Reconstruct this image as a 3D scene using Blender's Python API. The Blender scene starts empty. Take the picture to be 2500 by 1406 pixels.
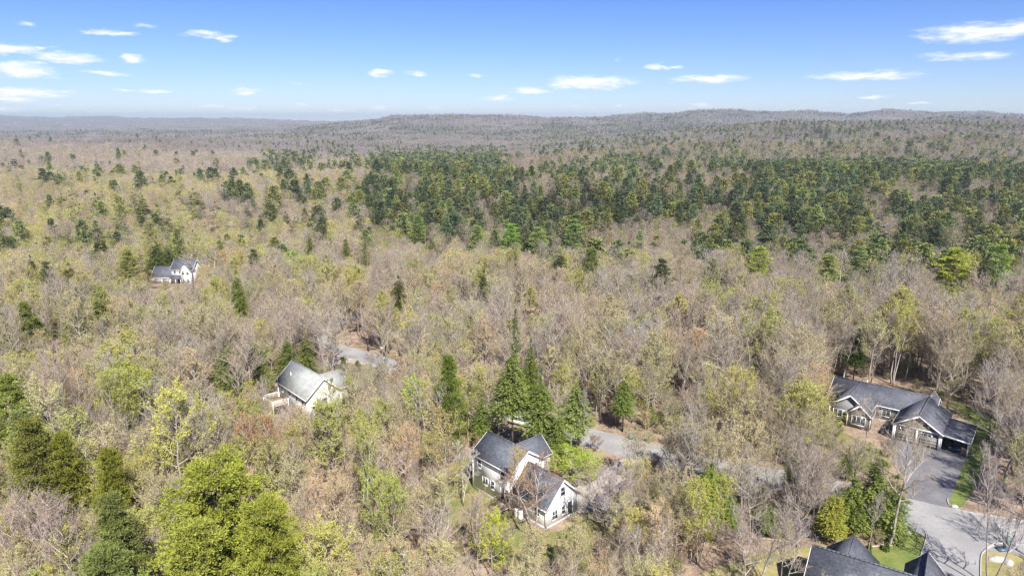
import bpy, math, random
import numpy as np

# ------------------------------------------------------------------ camera, sky, sun, exposure
scene = bpy.context.scene
F = 1700.0                      # focal length in photo pixels (photo 2500 x 1406)
PITCH = math.atan(413 / F)
H = 56.0                        # height of the drone above the near ground
CP, SP = math.cos(PITCH), math.sin(PITCH)
cam_d = bpy.data.cameras.new("camera")
cam_d.sensor_width = 36.0
cam_d.lens = 36.0 * F / 2500
cam_d.clip_start = 1.0
cam_d.clip_end = 40000
cam = bpy.data.objects.new("camera", cam_d)
cam.location = (0, 0, H)
cam.rotation_euler = (math.pi / 2 - PITCH, 0, 0)
scene.collection.objects.link(cam)
scene.camera = cam

SUN_EL, SUN_AZ = math.radians(48), math.radians(162)   # azimuth clockwise from +Y (view direction)
world = bpy.data.worlds.new("World")
scene.world = world
world.use_nodes = True
scene.view_settings.view_transform = 'Standard'
scene.view_settings.look = 'None'
scene.view_settings.gamma = 1
scene.view_settings.exposure = 1.1
scene.view_settings.use_curve_mapping = False
cy = scene.cycles
cy.max_bounces = 5
cy.diffuse_bounces = 4
cy.glossy_bounces = 2
cy.transmission_bounces = 3
cy.volume_bounces = 0
cy.transparent_max_bounces = 8
cy.use_adaptive_sampling = True
cy.adaptive_threshold = 0.02
cy.caustics_reflective = False
cy.caustics_refractive = False
cy.use_denoising = True
cy.denoiser = 'OPENIMAGEDENOISE'
cy.denoising_input_passes = 'RGB_ALBEDO_NORMAL'
cy.denoising_prefilter = 'NONE'

SKY_STRENGTH = 0.057
SUN_STRENGTH = 4.6
HAZE_DENSITY = 1.0e-4

sd = bpy.data.lights.new("sun", 'SUN')
sd.energy = SUN_STRENGTH
sd.angle = math.radians(0.5)
sd.color = (1.0, 0.95, 0.87)
so = bpy.data.objects.new("sun", sd)
sun_dir = (math.sin(SUN_AZ) * math.cos(SUN_EL), math.cos(SUN_AZ) * math.cos(SUN_EL), math.sin(SUN_EL))
from mathutils import Vector
so.rotation_euler = Vector(sun_dir).to_track_quat('Z', 'Y').to_euler()
so.location = (60, -60, 120)
scene.collection.objects.link(so)


class NT:
    """small helper to write node trees"""
    def __init__(self, tree):
        self.t = tree
        tree.nodes.clear()

    def n(self, kind, **kw):
        nd = self.t.nodes.new(kind)
        ins = kw.pop('ins', {})
        for k, v in kw.items():
            setattr(nd, k, v)
        for k, v in ins.items():
            sock = nd.inputs[k]
            if isinstance(v, bpy.types.NodeSocket):
                self.t.links.new(v, sock)
            else:
                sock.default_value = v
        return nd

    def m(self, op, a, b=None, c=None, clamp=False):
        ins = {0: a}
        if b is not None: ins[1] = b
        if c is not None: ins[2] = c
        return self.n('ShaderNodeMath', operation=op, use_clamp=clamp, ins=ins).outputs[0]

    def mix(self, fac, a, b, blend='MIX'):
        nd = self.n('ShaderNodeMix', data_type='RGBA', blend_type=blend)
        for i, v in ((0, fac), (6, a), (7, b)):
            if isinstance(v, bpy.types.NodeSocket):
                self.t.links.new(v, nd.inputs[i])
            else:
                nd.inputs[i].default_value = v
        return nd.outputs[2]

    def rng(self, v, a, b, c=0.0, d=1.0, smooth=True):
        return self.n('ShaderNodeMapRange', interpolation_type='SMOOTHSTEP' if smooth else 'LINEAR',
                      ins={0: v, 1: a, 2: b, 3: c, 4: d}).outputs[0]


def pix_dir(px, py):
    x = (px - 1250) / F
    v = (py - 703) / F
    return (x, CP - v * SP, -SP - v * CP)


# sky: Nishita with small clouds low over the horizon
w = NT(world.node_tree)
sky = w.n('ShaderNodeTexSky', sky_type='NISHITA', sun_disc=False, sun_elevation=SUN_EL,
          sun_rotation=SUN_AZ, altitude=60, air_density=1.0, dust_density=0.0, ozone_density=5.0)
tc = w.n('ShaderNodeTexCoord')
sep = w.n('ShaderNodeSeparateXYZ', ins={0: tc.outputs['Generated']})
X, Y, Z = sep.outputs
az = w.m('ARCTAN2', X, Y)
el = w.m('ARCSINE', Z)
ae = w.n('ShaderNodeCombineXYZ', ins={0: az, 1: el}).outputs[0]
nz_in = w.n('ShaderNodeVectorMath', operation='MULTIPLY', ins={0: ae, 1: (22, 80, 1)}).outputs[0]
nz = w.n('ShaderNodeTexNoise', ins={'Vector': nz_in, 'Scale': 1.0, 'Detail': 5.0, 'Roughness': 0.62})
nzb_in = w.n('ShaderNodeVectorMath', operation='MULTIPLY', ins={0: ae, 1: (34, 150, 1)}).outputs[0]
nzb = w.n('ShaderNodeTexNoise', ins={'Vector': nzb_in, 'Scale': 1.0, 'Detail': 6.0, 'Roughness': 0.65})
warp = w.n('ShaderNodeVectorMath', operation='MULTIPLY_ADD',
           ins={0: nz.outputs['Color'], 1: (0.06, 0.015, 0), 2: ae}).outputs[0]
CLOUDS = [  # centre px, py, half width, half height, strength
    (15, 120, 75, 16, 1.0), (110, 118, 22, 5, .7), (165, 142, 82, 14, 1.15), (322, 145, 32, 9, 1.0), (55, 173, 82, 19, 1.25),
    (270, 80, 58, 7, .85), (355, 66, 30, 6, .8), (500, 84, 52, 9, .9), (548, 93, 26, 9, .95), (255, 179, 60, 6, .85),
    (60, 228, 105, 15, 1.3), (165, 221, 26, 4, .7), (20, 247, 65, 8, 1.0), (140, 259, 28, 4, .8), (290, 219, 18, 5, .8),
    (370, 221, 46, 5, .95), (598, 221, 32, 10, 1.15), (525, 261, 40, 5, .85), (605, 266, 36, 5, .8), (738, 258, 16, 4, .9),
    (835, 270, 34, 5, .7), (920, 262, 36, 6, .75), (1052, 267, 26, 5, .85), (932, 180, 32, 8, 1.0), (1015, 180, 34, 6, .65),
    (1152, 183, 22, 6, .75), (1212, 241, 38, 7, 1.1), (1295, 222, 56, 8, 1.05), (1440, 201, 116, 17, 1.3),
    (1515, 148, 14, 6, .6), (1612, 163, 34, 8, 1.05), (1660, 166, 22, 5, .8), (1735, 194, 92, 11, 1.15),
    (1675, 200, 32, 6, .9), (2115, 186, 130, 13, 1.1), (2350, 139, 110, 11, .9), (2400, 78, 145, 24, 1.15),
    (2510, 62, 60, 18, 1.0), (2130, 240, 36, 5, 1.0), (2250, 251, 30, 4, .7), (1722, 256, 38, 5, .8), (1515, 259, 18, 4, .7),
    (68, 56, 22, 6, .5), (0, 268, 50, 8, .9), (718, 204, 28, 4, .5), (1640, 255, 16, 4, .7), (1400, 258, 30, 4, .5),
    (2620, 200, 90, 12, 1.0), (-120, 150, 90, 18, 1.1), (-160, 230, 100, 14, 1.2), (2700, 110, 100, 18, 1.0),
]
best = None
for (cx, cyy, hw, hh_, st) in CLOUDS:
    d = pix_dir(cx, cyy)
    L = math.sqrt(sum(c * c for c in d))
    a0, e0 = math.atan2(d[0], d[1]), math.asin(d[2] / L)
    k = math.cos(a0) ** 1.0 / F
    off = w.n('ShaderNodeVectorMath', operation='SUBTRACT', ins={0: warp, 1: (a0 + .03, e0 + .0075, 0)}).outputs[0]
    sc = w.n('ShaderNodeVectorMath', operation='MULTIPLY',
             ins={0: off, 1: (1 / (hw * 1.25 * k), 1 / (hh_ * 1.25 * k), 0)}).outputs[0]
    ln = w.n('ShaderNodeVectorMath', operation='LENGTH', ins={0: sc}).outputs['Value']
    mk = w.m('MULTIPLY_ADD', ln, -st, st)
    best = mk if best is None else w.m('MAXIMUM', best, mk)
# the same kind of cloud carries on round the rest of the sky
g_in = w.n('ShaderNodeVectorMath', operation='MULTIPLY', ins={0: ae, 1: (5, 26, 1)}).outputs[0]
gn = w.n('ShaderNodeTexNoise', ins={'Vector': g_in, 'Scale': 1.0, 'Detail': 4.0})
outside = w.rng(w.m('ABSOLUTE', az), 0.72, 0.95)
band = w.rng(el, 0.75, 0.3)
gm = w.m('MULTIPLY', w.m('MULTIPLY', w.rng(gn.outputs[0], 0.56, 0.8, 0.0, 0.8), outside), band)
best = w.m('MAXIMUM', best, gm)
shape = w.m('ADD', best, w.m('MULTIPLY', w.m('SUBTRACT', nzb.outputs[0], 0.5), 1.35))
mask = w.rng(shape, 0.02, 1.05)
mask = w.m('MULTIPLY', mask, w.rng(best, 0.0, 0.4))
skyt = w.mix(w.rng(w.m('ABSOLUTE', el), 0.0, 0.26, smooth=False), (.80, .88, 1.18, 1), (.36, .55, 1.14, 1))
skyc = w.mix(1.0, sky.outputs[0], skyt, 'MULTIPLY')
cloudc = w.mix(w.rng(nzb.outputs[0], .38, .6), (8.0, 8.4, 9.4, 1), (10.6, 10.6, 10.6, 1))
col = w.mix(w.m('MULTIPLY', mask, 0.88), skyc, cloudc)
bg = w.n('ShaderNodeBackground', ins={'Color': col, 'Strength': SKY_STRENGTH})
wo = w.n('ShaderNodeOutputWorld', ins={'Surface': bg.outputs[0]})
world.cycles.sampling_method = 'MANUAL'
world.cycles.sample_map_resolution = 512

# ------------------------------------------------------------------ helpers
rs = np.random.RandomState(7)
rnd = random.Random(11)
C = scene.collection.objects


def g(px, py, z=0.0):
    d = pix_dir(px, py)
    t = (H - z) / -d[2]
    return (d[0] * t, d[1] * t)


def project(x, y, z):
    d = y * CP + (H - z) * SP
    u = -y * SP + (H - z) * CP
    return 1250 + F * x / d, 703 + F * u / d, d


def sm(a, b, v):
    t = np.clip((v - a) / (b - a), 0, 1)
    return t * t * (3 - 2 * t)


def rolling(x, y):
    return (np.sin(x / 173 + 1.3) * np.cos(y / 211 + .4) + .6 * np.sin(x / 91 - y / 133 + 2.1)
            + .45 * np.sin(x / 47 + y / 61 + .7) * np.cos(x / 83 - 1.1) + .3 * np.sin(x / 29 - y / 37))


SK_S = np.array([-3., -.75, -.55, -.3, -.2, -.06, .03, .11, .2, .3, .43, .54, .66, .72, 1.0, 3.0])
SK_P = np.array([292, 292, 294, 291, 288.5, 281.5, 284, 286.5, 279, 271, 274, 273.5, 278, 280.5, 284, 290])
RA_S = np.array([-3., -.2, 0, .15, .37, .6, .75, 1.2, 3])
RA_Z = np.array([-20., -20, -16, 4, 24, 37, 36, 30, 0])


def T(x, y):
    """height of the land"""
    x = np.asarray(x, float)
    y = np.asarray(y, float)
    b = -17 * sm(195, 330, y) + 9 * sm(370, 620, y) - 18 * sm(640, 900, y) + 8 * sm(900, 1150, y) - 14 * sm(1650, 2400, y)
    s = x / np.maximum(y, 60)
    ra = np.interp(s, RA_S, RA_Z)
    wy = np.where(y < 1800, np.exp(-((y - 1800) / 640) ** 2), np.exp(-((y - 1800) / 500) ** 2))
    z = b + (ra - b) * wy * (s > -.5) * sm(200, 420, y)
    hump = 15 * np.exp(-((y - 1500) / 330) ** 2) * sm(200, 400, y) * sm(-.2, -.42, s)
    hump2 = 16 * np.exp(-((y - 2300) / 380) ** 2) * np.exp(-((s + .22) / .16) ** 2)
    z = z + hump + hump2
    skz = 40 + 2.39 * (290 - np.interp(s, SK_S, SK_P))
    wy2 = np.where(y < 4300, np.exp(-((y - 4300) / 1000) ** 2), np.exp(-((y - 4300) / 1500) ** 2))
    wl = sm(-.42, -.12, s) * sm(200, 600, y)
    z = z + (skz - z) * wy2 * wl
    far = 56 + 9000 * (290 - np.interp(s, [-1, -.72, -.6, -.5, -.35, 3], [283, 284, 287, 290.5, 289.5, 288.5])) / 1800 - 14
    wy3 = np.exp(-((y - 9000) / 1300) ** 2) * sm(200, 600, y)
    z = z + (far - z) * wy3 * (1 - wl)
    amp = 7.5 * sm(800, 1700, y) + 5 * sm(2000, 4000, y)
    return z + rolling(x, y) * amp * .6 + rolling(x * .37 + 90, y * .37) * amp * .7 + rolling(x * 2.2, y * 2.2) * .8 * sm(240, 500, y) + 3.0 * sm(300, 480, y) * np.sin(x / 57 + 1.2 * np.sin(y / 90)) * np.cos(y / 73)


def gT(px, py):
    d = pix_dir(px, py)
    t, z = 10.0, 0
    while t < 14000:
        x, y, z = d[0] * t, d[1] * t, H + d[2] * t
        if z <= T(x, y):
            break
        t *= 1.003
    return d[0] * t, d[1] * t, float(T(d[0] * t, d[1] * t))


MATS = {}


def material(name, build):
    m = bpy.data.materials.new(name)
    m.use_nodes = True
    t = NT(m.node_tree)
    sh = build(t)
    t.n('ShaderNodeOutputMaterial', ins={'Surface': sh})
    MATS[name] = m
    return m


def mapped(t, scale, detail=4.0, rough=.6, vec=None, kind='Object'):
    tcn = t.n('ShaderNodeTexCoord')
    v = tcn.outputs[kind] if vec is None else vec
    return t.n('ShaderNodeTexNoise', ins={'Vector': v, 'Scale': scale, 'Detail': detail, 'Roughness': rough})


def principled(name, c1, c2=None, scale=3.0, rough=.6, bump=0.0, bscale=30.0, metal=0.0, spec=.5):
    def b(t):
        n1 = mapped(t, scale)
        colr = t.mix(t.rng(n1.outputs[0], .35, .68), (*c1, 1), (*(c2 or c1), 1))
        p = t.n('ShaderNodeBsdfPrincipled', ins={'Base Color': colr, 'Roughness': rough, 'Metallic': metal,
                                                 'Specular IOR Level': spec})
        if bump:
            n2 = mapped(t, bscale)
            bp = t.n('ShaderNodeBump', ins={'Strength': bump, 'Distance': .03, 'Height': n2.outputs[0]})
            t.t.links.new(bp.outputs[0], p.inputs['Normal'])
        return p.outputs[0]
    return material(name, b)


def tinted(name, translucent=0.0, vary=.5, rough_noise=True):
    """foliage / twig colour: each tree carries its own 'tint', each spray its own 'v'"""
    def b(t):
        at = t.n('ShaderNodeAttribute', attribute_type='INSTANCER', attribute_name='tint')
        v = t.n('ShaderNodeAttribute', attribute_type='GEOMETRY', attribute_name='v').outputs['Fac']
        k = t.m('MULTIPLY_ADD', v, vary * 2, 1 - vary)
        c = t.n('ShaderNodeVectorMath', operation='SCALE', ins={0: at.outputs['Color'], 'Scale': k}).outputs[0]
        d = t.n('ShaderNodeBsdfDiffuse', ins={'Color': c}).outputs[0]
        if translucent:
            tr = t.n('ShaderNodeBsdfTranslucent', ins={'Color': c}).outputs[0]
            d = t.n('ShaderNodeMixShader', ins={0: translucent, 1: d, 2: tr}).outputs[0]
        return d
    return material(name, b)


def barky(name, c1, c2, scale=2.0, stretch=(1, 1, .3)):
    def b(t):
        tcn = t.n('ShaderNodeTexCoord')
        mp = t.n('ShaderNodeMapping', ins={'Vector': tcn.outputs['Object'], 'Scale': stretch})
        n1 = mapped(t, scale, vec=mp.outputs[0])
        colr = t.mix(t.rng(n1.outputs[0], .38, .62), (*c1, 1), (*c2, 1))
        return t.n('ShaderNodeBsdfDiffuse', ins={'Color': colr, 'Roughness': .8}).outputs[0]
    return material(name, b)


barky('bark_grey', (.22, .185, .16), (.38, .335, .29), 3)
barky('bark_dark', (.075, .06, .05), (.15, .125, .105), 3)
barky('bark_birch', (.62, .59, .54), (.30, .27, .24), 5, (1, 1, 2.5))
barky('branch_grey', (.34, .29, .245), (.47, .42, .36), 2)
barky('branch_pale', (.46, .43, .39), (.36, .33, .29), 2)
tinted('twig', .42, .22)
tinted('leaf', .3, .3)
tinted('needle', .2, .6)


class MB:
    def __init__(self):
        self.v, self.f, self.m, self.r, self.n = [], [], [], [], 0
        self.mats = []

    def mi(self, mat):
        if mat not in self.mats:
            self.mats.append(mat)
        return self.mats.index(mat)

    def add(self, verts, tris, mat, rv=None):
        verts = np.asarray(verts, float).reshape(-1, 3)
        tris = np.asarray(tris, int).reshape(-1, 3)
        self.v.append(verts)
        self.f.append(tris + self.n)
        self.n += len(verts)
        self.m.append(np.full(len(tris), self.mi(mat)))
        self.r.append(np.full(len(tris), .5) if rv is None else np.asarray(rv, float))

    def tri(self, a, b, c, mat, rv=None):
        """separate triangles from three (N,3) arrays"""
        n = len(a)
        vs = np.stack([a, b, c], 1).reshape(-1, 3)
        self.add(vs, np.arange(3 * n).reshape(-1, 3), mat, rv)

    def quad(self, a, b, c, d, mat, rv=None):
        n = len(a)
        vs = np.stack([a, b, c, d], 1).reshape(-1, 3)
        i = np.arange(n)[:, None] * 4
        self.add(vs, np.concatenate([i + [0, 1, 2], i + [0, 2, 3]], 0), mat,
                 None if rv is None else np.concatenate([rv, rv]))

    def faces(self, verts, polys, mat):
        tr = []
        for p in polys:
            for i in range(1, len(p) - 1):
                tr.append((p[0], p[i], p[i + 1]))
        self.add(verts, tr, mat)
        return self

    def box(self, x0, x1, y0, y1, z0, z1, mat):
        vs = [(x, y, z) for z in (z0, z1) for x, y in ((x0, y0), (x1, y0), (x1, y1), (x0, y1))]
        return self.faces(vs, [(3, 2, 1, 0), (4, 5, 6, 7), (0, 1, 5, 4), (1, 2, 6, 5), (2, 3, 7, 6), (3, 0, 4, 7)], mat)

    def slab(self, quad_, th, mat):
        """polygon given by corners, thickened downward along its normal"""
        q = np.array(quad_, float)
        nrm = np.cross(q[1] - q[0], q[2] - q[0])
        nrm /= np.linalg.norm(nrm)
        if nrm[2] < 0:
            q = q[::-1]
            nrm = -nrm
        n = len(q)
        vs = np.concatenate([q, q - nrm * th])
        return self.faces(vs, [tuple(range(n)), tuple(range(2 * n - 1, n - 1, -1))] +
                          [(i, n + i, n + (i + 1) % n, (i + 1) % n) for i in range(n)], mat)

    def extr(self, prof, axis, a0, a1, mat):
        """profile polygon [(p,z)] extruded along x ('x') or y ('y')"""
        n = len(prof)
        if axis == 'x':
            vs = [(a0, p, z) for p, z in prof] + [(a1, p, z) for p, z in prof]
        else:
            vs = [(p, a0, z) for p, z in prof] + [(p, a1, z) for p, z in prof]
        return self.faces(vs, [tuple(range(n - 1, -1, -1)), tuple(range(n, 2 * n))] +
                          [(i, (i + 1) % n, n + (i + 1) % n, n + i) for i in range(n)], mat)

    def tube(self, path, rad, sides, mat, cap=True):
        path = np.asarray(path, float)
        n = len(path)
        tg = np.gradient(path, axis=0)
        tg /= np.linalg.norm(tg, axis=1)[:, None] + 1e-9
        ref = np.array([1., 0, 0]) if abs(tg[0][0]) < .8 else np.array([0, 1., 0])
        a = np.cross(tg, ref)
        a /= np.linalg.norm(a, axis=1)[:, None] + 1e-9
        b = np.cross(tg, a)
        th = np.arange(sides) * 2 * math.pi / sides
        rad = np.asarray(rad, float)
        vs = path[:, None, :] + rad[:, None, None] * (np.cos(th)[None, :, None] * a[:, None, :] + np.sin(th)[None, :, None] * b[:, None, :])
        tr = []
        for i in range(n - 1):
            for j in range(sides):
                p, q = i * sides + j, i * sides + (j + 1) % sides
                tr += [(p, q, q + sides), (p, q + sides, p + sides)]
        if cap:
            for j in range(1, sides - 1):
                tr.append(((n - 1) * sides, (n - 1) * sides + j, (n - 1) * sides + j + 1))
                tr.append((0, j + 1, j))
        self.add(vs.reshape(-1, 3), tr, mat)
        return self

    def lathe(self, prof, sides, mat, c=(0, 0)):
        th = np.arange(sides) * 2 * math.pi / sides
        vs = [(c[0] + r * math.cos(t), c[1] + r * math.sin(t), z) for r, z in prof for t in th]
        pl = []
        for i in range(len(prof) - 1):
            for j in range(sides):
                a, b = i * sides + j, i * sides + (j + 1) % sides
                pl.append((a, b, b + sides, a + sides))
        pl.append(tuple(range(sides - 1, -1, -1)))
        pl.append(tuple(range((len(prof) - 1) * sides, len(prof) * sides)))
        return self.faces(vs, pl, mat)

    def join(self, other):
        for v, f, m, r in zip(other.v, other.f, other.m, other.r):
            k = [self.mi(x) for x in other.mats]
            off = 0
            self.v.append(v)
        # faces index into the other's running offset: rebuild from totals
        base = self.n
        for f, m, r in zip(other.f, other.m, other.r):
            self.f.append(f + base)
            self.m.append(np.array([self.mi(other.mats[i]) for i in m]))
            self.r.append(r)
        self.n += other.n
        return self

    def mesh(self, name):
        me = bpy.data.meshes.new(name)
        v = np.concatenate(self.v)
        f = np.concatenate(self.f)
        me.vertices.add(len(v))
        me.vertices.foreach_set('co', v.ravel())
        me.loops.add(len(f) * 3)
        me.loops.foreach_set('vertex_index', f.ravel().astype(np.int32))
        me.polygons.add(len(f))
        me.polygons.foreach_set('loop_start', np.arange(0, 3 * len(f), 3, dtype=np.int32))
        me.polygons.foreach_set('material_index', np.concatenate(self.m).astype(np.int32))
        at = me.attributes.new('v', 'FLOAT', 'FACE')
        at.data.foreach_set('value', np.concatenate(self.r).astype(np.float32))
        for m in self.mats:
            me.materials.append(MATS[m])
        me.update()
        me.validate()
        return me


def link(name, me, parent=None, loc=None, label=None, cat=None, group=None, kind=None):
    o = bpy.data.objects.new(name, me)
    C.link(o)
    if parent is not None:
        o.parent = parent
    if loc is not None:
        o.location = loc
    for k, v in (('label', label), ('category', cat), ('group', group), ('kind', kind)):
        if v:
            o[k] = v
    return o


def thing(name, label, cat, loc, rz=0.0, group=None):
    o = link(name, None, None, loc, label, cat, group)
    o.rotation_euler = (0, 0, rz)
    return o


def part(name, mb, parent, label=None, kind=None):
    return link(name, mb.mesh(name), parent, label=label, kind=kind)


# ------------------------------------------------------------------ the land
def land_mat(t):
    tcn = t.n('ShaderNodeTexCoord')
    P = tcn.outputs['Object']
    big = mapped(t, .035, 4, .6, P).outputs[0]
    mid = mapped(t, .35, 6, .68, P).outputs[0]
    fine = mapped(t, 2.6, 6, .75, P).outputs[0]
    tiny = mapped(t, 9.0, 4, .8, P).outputs[0]
    c = t.mix(t.rng(mid, .35, .66), (.165, .118, .084, 1), (.345, .26, .195, 1))
    c = t.mix(t.rng(fine, .5, .72), c, (.48, .365, .275, 1))
    c = t.mix(t.rng(tiny, .6, .75, 0, .7), c, (.07, .045, .03, 1))
    gr = t.m('MULTIPLY', t.rng(big, .5, .62), t.rng(mid, .42, .6))
    c = t.mix(t.m('MULTIPLY', gr, .75), c, (.13, .14, .045, 1))
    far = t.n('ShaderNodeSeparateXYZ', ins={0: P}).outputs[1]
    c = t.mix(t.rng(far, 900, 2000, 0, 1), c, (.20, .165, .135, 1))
    bp = t.n('ShaderNodeBump', ins={'Strength': .8, 'Distance': .12, 'Height': fine})
    return t.n('ShaderNodeBsdfDiffuse', ins={'Color': c, 'Normal': bp.outputs[0]}).outputs[0]


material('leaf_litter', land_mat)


def axis(n, a, hi, lo):
    t = np.linspace(-1, 1, n)
    v = np.sinh(t * a) / math.sinh(a)
    return np.where(v < 0, v * -lo, v * hi)


xs = axis(331, 5.2, 13500, -13500)
ys = np.concatenate([[-13500, -6000, -2500, -1000, -400, -150, -50], np.linspace(0, 195, 14), 195 + np.geomspace(6, 13300, 300)])
gx, gy = np.meshgrid(xs, ys)
gz = T(gx, gy)
V = np.stack([gx.ravel(), gy.ravel(), gz.ravel()], 1)
nx, ny = len(xs), len(ys)
ii = (np.arange(ny - 1)[:, None] * nx + np.arange(nx - 1)[None, :]).ravel()
tr = np.concatenate([np.stack([ii, ii + 1, ii + nx + 1], 1), np.stack([ii, ii + nx + 1, ii + nx], 1)])
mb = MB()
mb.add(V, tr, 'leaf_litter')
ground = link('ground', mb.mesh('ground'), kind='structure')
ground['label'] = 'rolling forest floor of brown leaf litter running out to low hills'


def surf(name, cols, scales, bump=.4, bdist=.01, rough=.9):
    def b(t):
        P = t.n('ShaderNodeTexCoord').outputs['Object']
        a = mapped(t, scales[0], 5, .6, P).outputs[0]
        f = mapped(t, scales[1], 6, .75, P).outputs[0]
        c = t.mix(t.rng(a, .36, .66), (*cols[0], 1), (*cols[1], 1))
        c = t.mix(t.rng(f, .48, .72, 0, .8), c, (*cols[2], 1))
        bp = t.n('ShaderNodeBump', ins={'Strength': bump, 'Distance': bdist, 'Height': f})
        return t.n('ShaderNodeBsdfPrincipled', ins={'Base Color': c, 'Roughness': rough, 'Specular IOR Level': .25, 'Normal': bp.outputs[0]}).outputs[0]
    return material(name, b)


surf('old_asphalt', ((.25, .245, .24), (.31, .302, .295), (.20, .195, .19)), (.16, 1.7))
surf('new_asphalt', ((.135, .133, .142), (.185, .18, .188), (.11, .108, .114)), (.22, 1.1))
surf('gravel', ((.33, .29, .25), (.42, .38, .33), (.22, .19, .16)), (.5, 6), .9, .03)
surf('lawn_green', ((.095, .145, .028), (.17, .195, .05), (.27, .23, .10)), (.35, 2.2), .9, .05)
surf('lawn_tan', ((.22, .21, .07), (.33, .27, .13), (.12, .16, .04)), (.3, 1.8), .9, .05)
surf('lawn_mixed', ((.13, .15, .04), (.22, .19, .08), (.27, .21, .13)), (.3, 1.6), .9, .05)
surf('kerb_stone', ((.34, .33, .31), (.42, .4, .38), (.26, .24, .22)), (1, 8))
surf('rock', ((.38, .36, .34), (.55, .53, .50), (.2, .18, .16)), (.9, 5), .9, .05)


def smooth_poly(pts, n=4, closed=True):
    pts = [np.array(p, float) for p in pts]
    out = []
    N = len(pts)
    rng_ = range(N) if closed else range(N - 1)
    for i in rng_:
        p0, p1, p2, p3 = (pts[(i - 1) % N] if closed or i > 0 else pts[0]), pts[i], pts[(i + 1) % N], (pts[(i + 2) % N] if closed or i + 2 < N else pts[-1])
        for k in range(n):
            t = k / n
            out.append(.5 * ((2 * p1) + (-p0 + p2) * t + (2 * p0 - 5 * p1 + 4 * p2 - p3) * t * t + (-p0 + 3 * p1 - 3 * p2 + p3) * t ** 3))
    if not closed:
        out.append(pts[-1])
    return out


def sheet(name, pix, mat, z, label, jit=.0, world_pts=False, n=4, cat=None):
    pts = smooth_poly([p if world_pts else g(*p) for p in pix], n)
    if jit:
        pts = [p + np.array([rnd.uniform(-jit, jit), rnd.uniform(-jit, jit)]) for p in pts]
    me = bpy.data.meshes.new(name)
    me.from_pydata([(p[0], p[1], z) for p in pts], [], [tuple(range(len(pts)))])
    me.update()
    if me.polygons[0].normal.z < 0:
        me.flip_normals()
    me.materials.append(MATS[mat])
    return link(name, me, label=label, kind='structure')


def strip(name, pix, width, mat, z, label, n=6, world_pts=False):
    c = smooth_poly([p if world_pts else g(*p) for p in pix], n, closed=False)
    c = np.array(c)
    tg = np.gradient(c, axis=0)
    tg /= np.linalg.norm(tg, axis=1)[:, None]
    nr = np.stack([-tg[:, 1], tg[:, 0]], 1)
    wv = np.full(len(c), width / 2) if np.isscalar(width) else np.interp(np.linspace(0, 1, len(c)), np.linspace(0, 1, len(width)), width) / 2
    a, b = c + nr * wv[:, None], c - nr * wv[:, None]
    vs = [(p[0], p[1], z) for p in a] + [(p[0], p[1], z) for p in b]
    N = len(c)
    me = bpy.data.meshes.new(name)
    me.from_pydata(vs, [], [(N + i, N + i + 1, i + 1, i) for i in range(N - 1)])
    me.update()
    me.materials.append(MATS[mat])
    o = link(name, me, label=label, kind='structure')
    return o, c, wv


LAWNS = [
    ('lawn', [(2330, 985), (2392, 1004), (2440, 1050), (2405, 1130), (2380, 1190), (2345, 1238), (2316, 1226), (2352, 1115), (2380, 1050)], 'lawn_green', 'strip of bright green lawn beside the carport driveway'),
    ('lawn', [(2126, 1345), (2180, 1325), (2225, 1296), (2252, 1287), (2260, 1310), (2246, 1360), (2240, 1410), (2236, 1520), (2080, 1560), (2105, 1390)], 'lawn_green', 'bright green lawn between the dark roof and the lower driveway'),
    ('lawn', [(1690, 1425), (1760, 1380), (1860, 1350), (1990, 1334), (2120, 1350), (2140, 1560), (1600, 1600)], 'lawn_tan', 'tan dry lawn left of the dark roof at the bottom'),
    ('lawn', [(1050, 1190), (1095, 1140), (1150, 1120), (1175, 1180), (1250, 1250), (1340, 1300), (1430, 1255), (1420, 1200), (1360, 1140), (1330, 1110), (1420, 1095), (1480, 1150), (1530, 1230), (1480, 1330), (1330, 1370), (1180, 1330), (1080, 1270)], 'lawn_mixed', 'patchy lawn round the white house with the garage'),
    ('lawn', [(820, 900), (860, 888), (920, 900), (930, 925), (890, 950), (820, 975), (800, 950)], 'lawn_mixed', 'small green lawn behind the grey roofed house'),
    ('lawn', [(1780, 1000), (1880, 955), (1990, 960), (2040, 1040), (2130, 1090), (2180, 1140), (2100, 1150), (1960, 1120), (1830, 1090)], 'lawn_mixed', 'thin lawn left of the ranch house'),
    ('lawn', [(2393, 1356), (2440, 1338), (2520, 1350), (2580, 1420), (2560, 1540), (2396, 1540)], 'lawn_tan', 'tan verge with boulders beside the lower driveway'),
]
for k, (nm, pp, mt, lb) in enumerate(LAWNS):
    sheet(nm, pp, mt, .004, lb, jit=.12)
sheet('driveway', [(2262, 1085), (2358, 1112), (2352, 1130), (2335, 1180), (2317, 1225), (2290, 1300), (2222, 1262), (2215, 1220), (2205, 1160), (2165, 1100), (2175, 1072)], 'new_asphalt', .008,
      'dark asphalt driveway down from the garage and carport', n=3)
sheet('driveway', [(1408, 1252), (1470, 1225), (1560, 1165), (1610, 1118), (1560, 1108), (1500, 1130), (1440, 1180), (1380, 1190)], 'gravel', .008,
      'grey driveway from the road to the white house garage')
sheet('driveway', [(800, 905), (840, 885), (905, 890), (930, 875), (880, 860), (810, 872), (770, 900)], 'gravel', .008,
      'pale driveway behind the grey roofed house')
ROAD_PIX = [(870, 772), (835, 787), (793, 806), (790, 838), (850, 858), (930, 884), (1010, 915), (1110, 955), (1215, 992), (1330, 1030), (1440, 1068), (1500, 1082), (1570, 1102), (1700, 1135), (1850, 1162), (2005, 1190), (2120, 1222), (2230, 1256), (2330, 1283), (2450, 1302), (2640, 1330), (2900, 1360)]
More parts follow.
